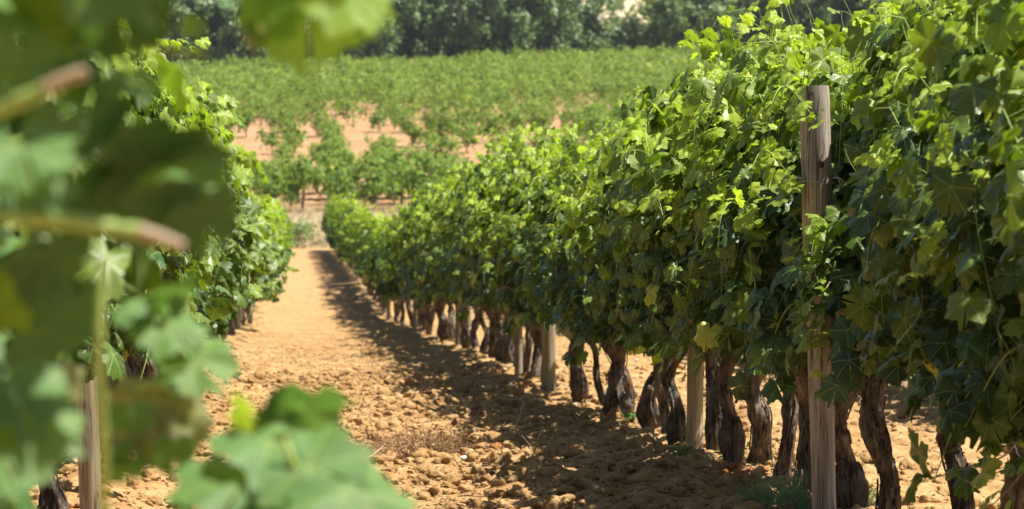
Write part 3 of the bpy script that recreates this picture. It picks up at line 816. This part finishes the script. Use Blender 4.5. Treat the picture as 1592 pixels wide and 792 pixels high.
def fallen_leaves():
    rng = np.random.default_rng(8)
    spots = [(1137, 705, .055, 1)] + [(1130 + rng.uniform(-18, 60), 745 + rng.uniform(-12, 22), rng.uniform(.022, .038), 0) for _ in range(16)] + [(772, 700, .03, 0), (1105, 762, .03, 0), (835, 668, .02, 0)]
    for i, (px, py, s, up) in enumerate(spots):
        X, Y, z = gpt(px, min(py, 786)); mb = MB()
        n = np.array([[-.3, -.9, .6]]) if up else np.array([[rng.normal(0, .4), rng.normal(-.2, .4), 1.0]])
        t = np.array([[.2, 0, .8]]) if up else rng.normal(0, 1, (1, 3))
        place_leaves(mb, rng, np.zeros((1, 3)), n, t, np.array([s]), np.array([.2]), [T_HI[i % 8]])
        lab = 'large red brown dead leaf propped against a trunk foot' if up else 'small curled red brown dead leaf lying on the soil near the trunk feet'
        o = tag(link('fallen_leaf', mb.mesh('fallen_leaf', M_dryleaf), loc=(X, Y, z + (.03 if up else .022))), lab, 'dead leaf')
        if not up: o['group'] = 'dead leaves on the soil'
fallen_leaves()

# brown withered leaves hanging in the vine left of the tall post's neighbour: parts of that vine
def withered(root, pts):
    rng = np.random.default_rng(66); mi = root.matrix_world
    bpy.context.view_layer.update(); inv = root.matrix_world.inverted()
    for (px, py, Y, s) in pts:
        p = unproj(px, py, Y); lp = np.array(inv @ mathutils.Vector(p)); mb = MB()
        place_leaves(mb, rng, np.zeros((1, 3)), np.array([[-.5 + rng.normal(0, .3), -.8, .3]]) @ np.eye(3), np.array([[rng.normal(0, .3), 0, -1.]]), np.array([s]), np.array([.1]), [T_HI[int(rng.integers(8))]])
        o = link('withered_leaf', mb.mesh('withered_leaf', M_dryleaf), root, loc=lp); o['label'] = 'brown withered leaf'
withered(right_roots[7], [(1296, 448, 10.0, .042), (1300, 478, 9.98, .040), (1290, 520, 10.0, .045), (1312, 535, 10.05, .03), (1330, 452, 10.1, .025)])

# ------------------------------------------------------------------ sprays of low shoots at the lower right corner and lit sprays on the shaded face
def spray(root, pts, Y, rng, size=.06, ag=.35, dens=.05, name='hanging_shoot'):
    """a leafy shoot through photograph pixels at depth Y, part of the vine root"""
    bpy.context.view_layer.update(); inv = root.matrix_world.inverted()
    W = np.array([unproj(a, b, Y + c) for a, b, c in pts]); Lc = np.array([np.array(inv @ mathutils.Vector(w)) for w in W])
    P = smooth_path(Lc, 24); mb = MB(); tube_capped(mb, P, np.linspace(.0034, .0014, 24), 6)
    o = link(name, mb.mesh(name, M_cane_red if ag < .2 else M_cane), root)
    L = np.linalg.norm(np.diff(P, axis=0), axis=1); cum = np.concatenate([[0], np.cumsum(L)]); tot = cum[-1]; n = max(3, int(tot / dens))
    pos, nr, tp, sz, ages_sun = [], [], [], [], []
    # towards the path and the light
    side = np.array((inv.to_3x3() @ mathutils.Vector((-1, -.45, 0))).normalized())
    for k in range(n):
        d = (k + rng.random()) / n; q = np.array([np.interp(d * tot, cum, P[:, c]) for c in range(3)])
        o_ = rng.normal(0, 1, 3); o_ /= np.linalg.norm(o_)
        pos.append(q + o_ * .035 + side * .02); nr.append(side * rng.uniform(.3, 1) + np.array([0, 0, rng.uniform(.4, 1.1)]) + rng.normal(0, .3, 3))
        tp.append(np.array([0, 0, -.6]) + o_ * .8); sz.append(size * rng.uniform(.6, 1.1) * (1 - .4 * d)); ages_sun.append(np.clip(ag + .4 * d + rng.normal(0, .1), 0, 1))
    mb = MB(); place_leaves(mb, rng, np.array(pos), np.array(nr), np.array(tp), np.array(sz), np.array(ages_sun), T_HI)
    link('shoot_leaves', mb.mesh('shoot_leaves', M_leaf), o)
srng = np.random.default_rng(71)
spray(right_roots[3], [(1660, 520, 0), (1580, 690, -.1), (1520, 722, -.12), (1450, 745, -.1)], 8.2, srng, .062, .05, .03)
spray(right_roots[3], [(1680, 600, 0), (1600, 720, -.1), (1570, 760, -.1), (1540, 790, -.1)], 7.9, srng, .06, .05, .03)
spray(right_roots[3], [(1640, 200, 0), (1560, 225, -.1), (1535, 290, -.15), (1540, 350, -.12)], 8.3, srng, .055, .6, .035)
spray(right_roots[4], [(1600, 370, 0), (1545, 340, -.1), (1510, 375, -.15), (1500, 410, -.12)], 8.5, srng, .055, .6, .035)
spray(right_roots[7], [(1300, 420, 0), (1275, 330, -.2), (1255, 365, -.25), (1225, 410, -.25)], 10.3, srng, .05, .65, .035)
spray(right_roots[9], [(1200, 500, 0), (1160, 480, -.2), (1162, 510, -.2)], 12.0, srng, .055, .7, .04)
spray(right_roots[10], [(1250, 450, 0), (1190, 400, -.25), (1165, 410, -.25)], 12.0, srng, .05, .6, .035)
spray(right_roots[12], [(1060, 450, 0), (1010, 395, -.2), (990, 405, -.22)], 14.6, srng, .055, .85, .04)
spray(right_roots[12], [(1120, 430, 0), (1100, 520, -.2), (1085, 560, -.25), (1070, 585, -.25)], 13.9, srng, .065, .15, .022)
spray(right_roots[12], [(1110, 450, 0), (1070, 480, -.2), (1060, 540, -.25), (1050, 575, -.25)], 13.9, srng, .065, .15, .022)
spray(right_roots[6], [(1330, 400, 0), (1285, 350, -.15), (1262, 390, -.2), (1275, 450, -.2)], 9.75, srng, .062, .25, .018)
spray(right_roots[6], [(1330, 420, 0), (1290, 440, -.15), (1270, 500, -.2), (1280, 560, -.2)], 9.75, srng, .065, .05, .014)
spray(right_roots[6], [(1320, 380, 0), (1270, 400, -.15), (1250, 470, -.15), (1262, 540, -.15)], 9.8, srng, .065, .02, .014)
spray(right_roots[13], [(1010, 480, 0), (1000, 500, -.25), (1025, 560, -.3), (1050, 585, -.3)], 15.6, srng, .06, .75, .03)
spray(right_roots[16], [(930, 300, 0), (905, 335, -.4), (895, 380, -.45), (900, 440, -.4)], 19.6, srng, .065, .75, .03)

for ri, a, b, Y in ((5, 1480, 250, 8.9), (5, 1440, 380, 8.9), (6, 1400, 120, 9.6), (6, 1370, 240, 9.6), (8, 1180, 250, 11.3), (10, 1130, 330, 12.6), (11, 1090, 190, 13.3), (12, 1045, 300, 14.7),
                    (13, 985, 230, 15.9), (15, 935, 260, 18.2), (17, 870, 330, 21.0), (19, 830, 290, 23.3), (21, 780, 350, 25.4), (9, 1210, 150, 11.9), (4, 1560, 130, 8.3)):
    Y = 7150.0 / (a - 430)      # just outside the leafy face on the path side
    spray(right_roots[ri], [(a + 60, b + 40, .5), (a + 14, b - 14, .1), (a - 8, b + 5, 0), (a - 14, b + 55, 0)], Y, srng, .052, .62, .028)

# ------------------------------------------------------------------ the out of focus vine right beside the camera
def foreground_vine():
    rng = np.random.default_rng(2024)
    Yb = 2.45; X0 = ROW_L + SLANT * Yb; z0 = gz(X0, Yb)
    root = bpy.data.objects.new('grapevine', None); COL.objects.link(root); root.location = (X0, Yb, z0)
    tag(root, 'large blurred grapevine shoots and leaves in the near left foreground', 'grapevine')
    O = np.array([X0, Yb, z0])
    trk = tr_hi[4]; link('trunk', trk[0], root)
    for a in trk[1]: link('arm', a, root)
    head = np.array([0, 0, .66])
    def loc(px, py, Y): return unproj(px, py, Y) - O
    canes = [([(-200, 300, 2.1), (0, 334, 1.93), (110, 345, 1.90), (215, 360, 1.90)], .0052, M_cane, .0045),
             ([(215, 360, 1.90), (255, 372, 1.90), (285, 384, 1.90)], .0046, M_cane_red, .003),
             ([(-200, 260, 2.0), (0, 172, 1.87), (70, 140, 1.85)], .0050, M_cane, .0045),
             ([(70, 140, 1.85), (100, 124, 1.85), (135, 112, 1.85)], .0046, M_cane_red, .0035),
             ([(-250, 90, 2.4), (60, 78, 2.3), (180, 66, 2.3), (320, 84, 2.3)], .0046, M_cane, .0028),
             ([(120, 900, 2.2), (160, 760, 2.1), (153, 560, 2.05), (160, 400, 2.05)], .0042, M_cane, .003),
             ([(-260, -180, 2.6), (80, -150, 2.5), (380, -90, 2.45), (480, -30, 2.4), (485, 20, 2.4)], .0045, M_cane, .0025),
             ([(-100, 1100, 2.6), (200, 960, 2.5), (390, 860, 2.45), (452, 740, 2.4), (440, 680, 2.4)], .0045, M_cane, .0026),
             ([(0, 380, 2.4), (20, 350, 2.5), (60, 352, 2.5)], .004, M_cane, .003),
             ([(210, 605, 2.7), (245, 598, 2.7), (275, 615, 2.7)], .0035, M_cane, .003),
             ([(230, 900, 2.7), (290, 780, 2.7), (312, 735, 2.7)], .0045, M_cane, .003),
             ([(30, 610, 2.5), (50, 575, 2.5), (62, 545, 2.5)], .0045, M_cane, .003)]
    first = {0, 2, 4, 5, 6, 7}
    for i, (pp, r0, mat, r1) in enumerate(canes):
        Q = [loc(*p) for p in pp]
        if i in first: Q = [head] + [head * .45 + Q[0] * .55 + np.array([0, 0, .12 if i not in (5, 7) else -.12])] + Q
        P = smooth_path(Q, 12 * len(Q)); mb = MB()
        tube_capped(mb, P, np.linspace(r0, r1, len(P)) * (1 + .18 * (np.sin(np.arange(len(P)) * .55) > .93)), 12)
        link('cane', mb.mesh('cane', mat), root)
    # px, py, size(lobe length, m), depth, roll (0 = tip up, 90 = right), facing ('c' camera, 'u' up/lit, 'd' downward in shade, 'e' edge), age with sunlit tone, mat
    S = [(418, 688, 0.061, 2.45, 150, 'u', .10, 0), (478, 725, 0.057, 2.40, 120, 'u', .10, 0), (378, 745, 0.064, 2.42, 200, 'u', .08, 0), (538, 765, 0.057, 2.38, 140, 'u', .08, 0),
         (433, 660, 0.044, 2.5, 70, 'd', .0, 0), (478, 648, 0.039, 2.48, 80, 'd', .0, 0), (448, 790, 0.055, 2.4, 180, 'u', .2, 0),
         (482, -4, .060, 2.4, 182, 'c', .9, 0), (528, -8, .042, 2.35, 140, 'u', .85, 0), (425, 10, .042, 2.4, 195, 'c', .75, 0), (560, -10, .036, 2.4, 110, 't', .6, 0),
         (215, 250, .066, 2.2, 100, 'd', .0, 0), (165, 225, .070, 2.2, 200, 'd', .0, 0), (270, 290, .056, 2.2, 150, 'd', .05, 0), (195, 300, .056, 2.25, 80, 'd', .0, 0), (310, 330, .035, 2.2, 150, 'd', .0, 0),
         (270, 262, .045, 2.15, 80, 'e', .1, 0), (30, 225, .055, 1.9, 170, 'u', .1, 0), (50, 270, .040, 1.9, 150, 'u', .1, 0),
         (255, 505, .048, 2.6, 140, 'u', .2, 0), (300, 560, .050, 2.6, 140, 'u', .2, 0), (265, 455, .040, 2.6, 160, 'd', .1, 0), (205, 475, .032, 2.6, 110, 'u', .1, 0),
         (235, 628, .060, 2.7, 175, 'c', .3, 1), (265, 650, .050, 2.7, 150, 'c', .4, 1), (205, 700, .040, 2.7, 160, 'd', .0, 0),
         (15, 600, .055, 2.0, 160, 'u', .1, 0), (40, 650, .055, 2.0, 180, 'u', .15, 0), (0, 700, .05, 2.1, 170, 'u', .1, 0),
         (-5, 470, .038, 2.1, 70, 't', .75, 0), (80, 590, .035, 2.5, 170, 'c', .3, 1),
         (130, 10, .045, 2.3, 170, 't', .5, 0), (190, 20, .05, 2.25, 160, 'd', .0, 0), (60, 15, .045, 2.2, 200, 't', .55, 0), (20, 90, .05, 2.0, 180, 'd', .1, 0), (110, 60, .045, 2.4, 130, 'u', .2, 0), (225, -15, .035, 2.4, 120, 't', .4, 0),
         (90, 200, .05, 2.1, 190, 'd', .0, 0), (100, 300, .055, 2.3, 170, 'd', .0, 0), (60, 400, .06, 2.2, 160, 'd', .0, 0), (20, 420, .05, 2.2, 160, 'd', 0, 0),
         (100, 480, .055, 2.4, 160, 'd', .0, 0), (60, 520, .05, 2.3, 150, 'd', 0, 0), 
         
         (375, 640, .018, 2.3, 100, 't', .8, 0), (105, 30, .04, 2.3, 170, 'u', .5, 0), (295, 40, .018, 2.4, 90, 'u', .5, 0), (110, 98, .035, 2.4, 190, 'u', .2, 0), (48, 196, .012, 2.2, 90, 'u', .5, 0),
         (160, 175, .022, 2.4, 170, 'u', .2, 0), (140, 200, .02, 2.3, 180, 'c', .3, 1), (60, 255, .03, 2.0, 150, 'u', .1, 0), (20, 25, .03, 2.2, 170, 'u', .4, 0), (210, 120, .03, 2.5, 170, 'u', .3, 0), (110, 440, .015, 2.4, 150, 't', .4, 0),
         (150, 330, .03, 2.5, 150, 'u', .1, 0), (95, 395, .02, 2.4, 150, 'u', .1, 0), (60, 480, .02, 2.4, 190, 'u', .2, 0), (45, 560, .03, 2.4, 170, 'c', .2, 0), (200, 640, .03, 2.6, 170, 'u', .1, 0), (400, 50, .02, 2.4, 190, 't', .7, 1),
         (185, 725, .026, 2.7, 160, 'u', .2, 0), (270, 700, .03, 2.6, 180, 'c', .1, 0), (330, 740, .045, 2.5, 200, 'd', .0, 0), (285, 345, .036, 2.3, 120, 'd', 0, 0), (150, 130, .04, 2.4, 190, 'u', .1, 0), (30, 150, .04, 2.2, 150, 'd', 0, 0)]
    for i, (px, py, s, Y, roll, face, ag, m) in enumerate(S):
        a = R(roll); tipd = np.array([math.sin(a), 0, math.cos(a)])
        nrm = {'c': (-.2, -1, .3), 'u': (.12, -.62, .85), 'd': (-.55, .55, .62), 'e': (0, -.25, 1.), 't': (.5, .75, .45)}[face]
        nrm = np.array(nrm) + rng.normal(0, .12, 3)
        if face in 'u': tipd = tipd + np.array([0, -.25, 0])
        mb = MB(); place_leaves(mb, rng, np.zeros((1, 3)), nrm[None], tipd[None], np.array([s * (1.0 if (py > 600 and px > 320) or (160 < px < 320 and 200 < py < 340) or py < 10 else .80)]), np.array([float(ag)]), [T_HI[i % 8]])
        link('leaf', mb.mesh('leaf', M_pink if m else M_leaf if face == 't' else M_leaf_fore), root, loc=loc(px, py, Y))
    pos, nr, tp, sz, ages_sun = [], [], [], [], []
    for (px, py, s, Y, roll, face, ag, m) in S:  # unseen leaves added above the view, along sun lines, to cast shade
        if face not in 'dce' and not (face == 'u' and px < 120): continue
        p = unproj(px, py, Y)
        for k in range(int(rng.random() < .6)):
            tz = CAM_Z + (HOR + rng.uniform(90, 900)) / FPX * Y - p[2]
            q = p + SUN / SUN[2] * tz + rng.normal(0, .022, 3) * [1, 1, 0]
            pos.append(q - O); nr.append(SUN + rng.normal(0, .35, 3)); tp.append(rng.normal(0, 1, 3)); sz.append(rng.uniform(.06, .085)); ages_sun.append(max(0, rng.normal(0, .1)))
    mb = MB(); place_leaves(mb, rng, np.array(pos), np.array(nr), np.array(tp), np.array(sz), np.array(ages_sun), T_HI)
    link('upper_foliage', mb.mesh('upper_foliage', M_leaf_fore), root)
    # the mass of shaded leaves off to the left and further back
    pos, nr, tp, sz, ages_sun = [], [], [], [], []
    for k in range(300):
        Y = rng.uniform(2.0, 3.6); px = -80 - abs(rng.normal(0, 330)) + (70 * rng.random() if k % 3 == 0 else 0) + (Y - 2.2) * 60; py = rng.uniform(-350, 900)
        if px > (50 if py < 560 else 10): continue
        pos.append(loc(px, py, Y)); nr.append(np.array([.3, -.5, .7]) + rng.normal(0, .5, 3)); tp.append(np.array([0, 0, -.7]) + rng.normal(0, .5, 3))
        sz.append(rng.uniform(.045, .075)); ages_sun.append(max(0, rng.normal(.05, .12)))
    mb = MB(); place_leaves(mb, rng, np.array(pos), np.array(nr), np.array(tp), np.array(sz), np.array(ages_sun), T_HI)
    link('foliage', mb.mesh('foliage', M_leaf_fore), root)
foreground_vine()

# ------------------------------------------------------------------ the vineyard on the far slope
def blob_leaves(rng, centres, n_each, spread, size, mb, age=.15, up=.5):
    C = np.repeat(centres, n_each, 0); P = C + rng.normal(0, 1, C.shape) * spread
    d = P - centres.mean(0); nr = d / (np.linalg.norm(d, axis=1)[:, None] + 1e-6) * .7 + rng.normal(0, .5, P.shape) + np.array([0, 0, up])
    nr /= np.linalg.norm(nr, axis=1)[:, None]
    t = np.cross(nr, rng.normal(0, 1, P.shape)); t /= np.linalg.norm(t, axis=1)[:, None] + 1e-6; b = np.cross(nr, t)
    s = size * rng.uniform(.6, 1.25, len(P))[:, None]
    V = np.stack([P - t * s * .55, P - b * s * .42 + nr * s * .08, P + t * s * .55, P + b * s * .42 + nr * s * .08], 1)
    F = np.arange(len(P) * 4).reshape(-1, 4)
    hz = np.repeat(np.clip(rng.normal(age, .18, len(P)), 0, 1), 4)
    mb.add(V.reshape(-1, 3), F, age=hz)
def hill_vine_meshes(seed, small=False):
    rng = np.random.default_rng(seed); mb = MB()
    h = 1.42 * rng.uniform(.9, 1.12) * (.78 if small else 1); w = .38 if not small else .26
    nc = 21 if not small else 11
    zc = rng.uniform(.34, h - .12, nc); f = 1 - .55 * np.abs((zc - .9) / .9)
    C = np.stack([rng.normal(0, w, nc) * f, rng.normal(0, w, nc) * f, zc], -1)
    C[:3] = [[rng.normal(0, .15), rng.normal(0, .15), h - .05], [rng.normal(0, .3), rng.normal(0, .2), h - .12], [0, 0, .8]]
    blob_leaves(rng, C, 26, .125, .14, mb, .2)
    fol = mb.mesh('hill_foliage', M_hill_leaf)
    tb = MB(); P = smooth_path([(0, 0, -.1), (rng.normal(0, .03), rng.normal(0, .03), .25), (rng.normal(0, .05), rng.normal(0, .05), .6), (0, 0, .85)], 9)
    V, F = tube(P, np.linspace(.055, .03, 9) * (1 if not small else .7), 7); tb.add(V, F)
    return fol, tb.mesh('hill_trunk', M_bark)
hv = [hill_vine_meshes(600 + i) for i in range(7)]; hvs = [hill_vine_meshes(650 + i, True) for i in range(4)]
def hill_vines():
    rng = np.random.default_rng(88); spots = []
    Y = 114.9; r = 0
    while Y < 266:
        X = -.135 * Y - 2 + rng.uniform(0, 1)
        while X < .115 * Y:
            x = X + rng.normal(0, .12); y = Y + rng.normal(0, .12) + .05 * x
            g = float(hbase(np.array([x]), np.array([y]))[0])
            px = 796 + x / y * FPX; py = HOR - (g - CAM_Z) / y * FPX
            keep = .97 if Y < 120 else .92 if Y < 150 else .86; small = False
            # bare, replanted ground in the middle of the slope
            e1 = math.exp(-(((px - 570) / 240) ** 4 + ((py - 246) / 52) ** 4)); e2 = math.exp(-(((px - 690) / 230) ** 4 + ((py - 205) / 22) ** 4))
            e3 = math.exp(-(((px - 770) / 120) ** 4 + ((py - 250) / 45) ** 4)); e4 = math.exp(-(((px - 860) / 130) ** 4 + ((py - 180) / 14) ** 4))
            e = max(e1, e2, e3, e4 * .9)
            if e > .35: keep = .11 + .22 * (vnoise(np.array(x / 4.), np.array(y / 2.5), 3) > .12); small = rng.random() < .6
            if rng.random() < keep: spots.append((x, y, g, px, py, small))
            X += 1.25 if Y < 200 else 1.5
        Y += 2.3 if Y < 150 else 2.7; r += 1
    vis = [s for s in spots if 230 < s[3] < 1330]
    vis.sort(key=lambda s: s[1]); ids = set(map(id, vis[:290]))
    rest = MB()
    def place(s, small):
        m = (hvs if small else hv)[int(rng.integers(4 if small else 7))]
        root = bpy.data.objects.new('hillside_vine', None); COL.objects.link(root); root.location = (s[0], s[1], s[2]); root.rotation_euler = (0, 0, rng.uniform(0, 6.28))
        q = rng.uniform(.92, 1.22); root.scale = (q, q, q * rng.uniform(.9, 1.08))
        link('foliage', m[0], root); link('trunk', m[1], root); return root
    for s in spots:
        if id(s) in ids:
            root = place(s, s[5])
            if s[5]: tag(root, 'small young bush vine standing alone on the bare orange slope opposite', 'grapevine', 'young bush vines on the far slope')
            elif s[1] < 122: tag(root, 'bushy green vine in the lowest rows of the far slope, above the dry grass', 'grapevine', 'lowest vines on the far slope')
            else: tag(root, 'bushy green vine in the middle rows of the far slope', 'grapevine', 'middle vines on the far slope')
    others = [s for s in spots if id(s) not in ids]
    # read back a few crowns and bake them into one sheet of far vines
    src = []
    for fol, _ in hv[:5]:
        n = len(fol.vertices); co = np.empty(n * 3, np.float32); fol.vertices.foreach_get('co', co); src.append(co.reshape(-1, 4, 3)[::2])
    for s in others:
        Q = src[int(rng.integers(5))]; a = rng.uniform(0, 6.28); ca, sa = math.cos(a), math.sin(a); q = rng.uniform(.92, 1.22)
        if s[1] > 190: Q = (Q[::2] - Q[::2].mean(1, keepdims=True)) * 1.35 + Q[::2].mean(1, keepdims=True)
        V = Q.reshape(-1, 3); V = np.stack([V[:, 0] * ca - V[:, 1] * sa, V[:, 0] * sa + V[:, 1] * ca, V[:, 2]], -1) * q * 1.04 + [s[0], s[1], s[2]]
        rest.add(V, np.arange(len(V)).reshape(-1, 4), age=np.repeat(np.clip(rng.normal(.2, .18, len(V) // 4), 0, 1), 4))
    tag(link('hillside_vines', rest.mesh('hillside_vines', M_hill_leaf)), 'hundreds of small far off vines covering the upper slope below the trees', 'vineyard', kind='stuff')
    tb = MB()
    for s in others:
        if s[1] > 185: continue
        V, F = tube(np.array([[s[0], s[1], s[2] - .1], [s[0] + .03, s[1], s[2] + .3], [s[0], s[1], s[2] + .7]]), .04, 5); tb.add(V, F)
    tag(link('hillside_vine_stems', tb.mesh('stems', M_bark)), 'stems of the far off vines on the upper slope', 'vine stems', kind='stuff')
hill_vines()

# dry grass bank between the rows' end and the far slope
def bank():
    rng = np.random.default_rng(21); mb = MB(); n = 22000
    Y = rng.uniform(103.2, 114.4, n); X = rng.uniform(-17, 6, n); dens = vnoise(X / 1.2, Y / 1.2, 4)
    keep = (dens > -.28); Y, X = Y[keep], X[keep]; Z = height(X, Y); n = len(X)
    h = rng.uniform(.18, .55, n) * (1 + .8 * vnoise(X / .8, Y / .8, 6)); lean = rng.normal(0, .12, (n, 2)); w = rng.uniform(.008, .016, n)
    base = np.stack([X, Y, Z - .02], -1); top = base + np.stack([lean[:, 0], lean[:, 1], h], -1)
    a = rng.uniform(0, 3.14, n); s = np.stack([np.cos(a), np.sin(a), 0 * a], -1) * w[:, None]
    V = np.stack([base - s, base + s, top], 1).reshape(-1, 3)
    mb.add(V, np.arange(len(V)).reshape(-1, 3))
    tag(link('dry_grass', mb.mesh('dry_grass', M_straw)), 'band of pale dry grass on the bank at the end of the path', 'dry grass', kind='stuff')
    for (px, py, Y, w, h, lab) in ((462, 372, 103.5, 1.0, .85, 'green shrub at the end of the left-hand row by the dry grass'), (470, 356, 107, .4, .45, 'small olive shrub in the dry grass bank beside the path end')):
        mb = MB(); nc = 22; C = np.stack([rng.normal(0, w * .33, nc), rng.normal(0, w * .3, nc), rng.uniform(.12, h, nc)], -1); blob_leaves(rng, C, 30, .11, .09, mb, .2)
        X = (px - 796) / FPX * Y; root = bpy.data.objects.new('shrub', None); COL.objects.link(root); root.location = (X, Y, gz(X, Y)); link('foliage', mb.mesh('foliage', M_tree_light), root)
        tb = MB()
        for k in range(6):
            c = C[k]; V, F = tube(np.array([[0, 0, -.05], c * .5, c]), .012, 5); tb.add(V, F)
        link('stems', tb.mesh('stems', M_treebark), root); tag(root, lab, 'shrub')
bank()

# ------------------------------------------------------------------ trees behind the vineyard
def tree_meshes(seed, h, w, mat, leaf=.30, nc=125, each=60):
    rng = np.random.default_rng(seed); mb = MB(); C = []
    lobes = [(rng.normal(0, w * .22), rng.normal(0, w * .22), rng.uniform(.35, .85) * h, rng.uniform(.25, .42) * w) for _ in range(9)]
    for k in range(nc):
        lx, ly, lz, lr = lobes[int(rng.integers(9))]; d = rng.normal(0, 1, 3); d /= np.linalg.norm(d); d[2] = d[2] * .85
        C.append([lx + d[0] * lr, ly + d[1] * lr, max(.9, lz + d[2] * lr)])
    for k in range(int(nc * .3)):
        C.append([rng.uniform(-.45, .45) * w, rng.uniform(-.45, .45) * w, rng.uniform(.1, .35) * h])
    C = np.array(C); blob_leaves(rng, C, each, .30, leaf, mb, .15, .25)
    crown = mb.mesh('crown', mat); tb = MB()
    P = smooth_path([(0, 0, -.4), (rng.normal(0, .1), rng.normal(0, .1), h * .25), (rng.normal(0, .2), rng.normal(0, .2), h * .5), (rng.normal(0, .2), 0, h * .8)], 14)
    V, F = tube(P, np.linspace(.22, .05, 14), 9); tb.add(V, F)
    for lx, ly, lz, lr in lobes:
        s = P[int(rng.integers(3, 9))]; e = np.array([lx, ly, lz]); V, F = tube(smooth_path([s, (s + e) / 2 + [0, 0, -.2], e], 7), np.linspace(.09, .02, 7), 6); tb.add(V, F)
    return crown, tb.mesh('trunk', M_treebark)
TK = {'dark': [tree_meshes(700 + i, 9.5, 7.0, M_tree_dark, .40) for i in range(3)], 'grey': [tree_meshes(720 + i, 9.0, 6.5, M_tree_grey, .40) for i in range(3)],
      'light': [tree_meshes(740 + i, 8.0, 6.5, M_tree_light, .38) for i in range(3)], 'low': [tree_meshes(760 + i, 4.2, 5.0, M_tree_light, .26, 60, 50) for i in range(2)]}
DESC = {'dark': 'dark evergreen tree', 'grey': 'grey green broad crowned tree', 'light': 'lighter green rounded tree', 'low': 'low light green bushy tree'}
def trees():
    rng = np.random.default_rng(31)
    def put(px, Y, kind, lab, sc=1.0, group=None):
        m = TK[kind][int(rng.integers(len(TK[kind])))]; X = (px - 796) / FPX * Y
        root = bpy.data.objects.new('tree', None); COL.objects.link(root); root.location = (X, Y, float(hbase(np.array([X]), np.array([Y]))[0]))
        root.rotation_euler = (0, 0, rng.uniform(0, 6.28)); root.scale = (sc, sc, sc * rng.uniform(.95, 1.1))
        link('crown', m[0], root); link('trunk', m[1], root); tag(root, lab, 'tree', group)
    front = [(215, 'grey'), (262, 'dark'), (305, 'grey'), (352, 'dark'), (400, 'dark'), (455, 'dark'), (520, 'dark'), (585, 'dark'), (640, 'grey'), (695, 'dark'), (750, 'grey'), (800, 'dark'), (850, 'dark'), (890, 'dark'),
             (955, 'low'), (1000, 'low'), (1058, 'light'), (1090, 'light'), (1140, 'light'), (1190, 'grey'), (1240, 'dark'), (1290, 'grey'), (1345, 'dark'), (1400, 'light'), (1460, 'grey'), (1530, 'dark')]
    for i, (px, k) in enumerate(front):
        w = 'leftmost' if i == 0 else (ORD[i] + ' from the left') if i < 20 else ['sixth', 'fifth', 'fourth', 'third', 'second', 'first'][i - 20] + ' from the right'
        put(px + rng.normal(0, 6), 284 + rng.uniform(-4, 6), k, '%s, front line of the wood, %s' % (DESC[k], w), (1.02 if 900 > px > 560 else .98) if k != 'low' else 1.25, 'front line of trees behind the vineyard')
    for px in range(180, 1640, 62):
        if 870 < px < 1085: continue
        k = ['dark', 'grey', 'dark', 'light'][int(rng.integers(4))] if px < 1000 else ['light', 'grey', 'dark'][int(rng.integers(3))]
        put(px + rng.normal(0, 10), 300 + rng.uniform(-4, 10), k, 'tall tree of the second line of the wood, showing between the front crowns', 1.18, 'second line of trees behind the vineyard')
    for px in range(160, 1660, 60):
        if 870 < px < 1085: continue
        put(px + rng.normal(0, 10), 325 + rng.uniform(-5, 12), ['dark', 'grey'][int(rng.integers(2))], 'tall dark tree at the back of the wood, closing the gaps', 1.4, 'back line of trees')
trees()
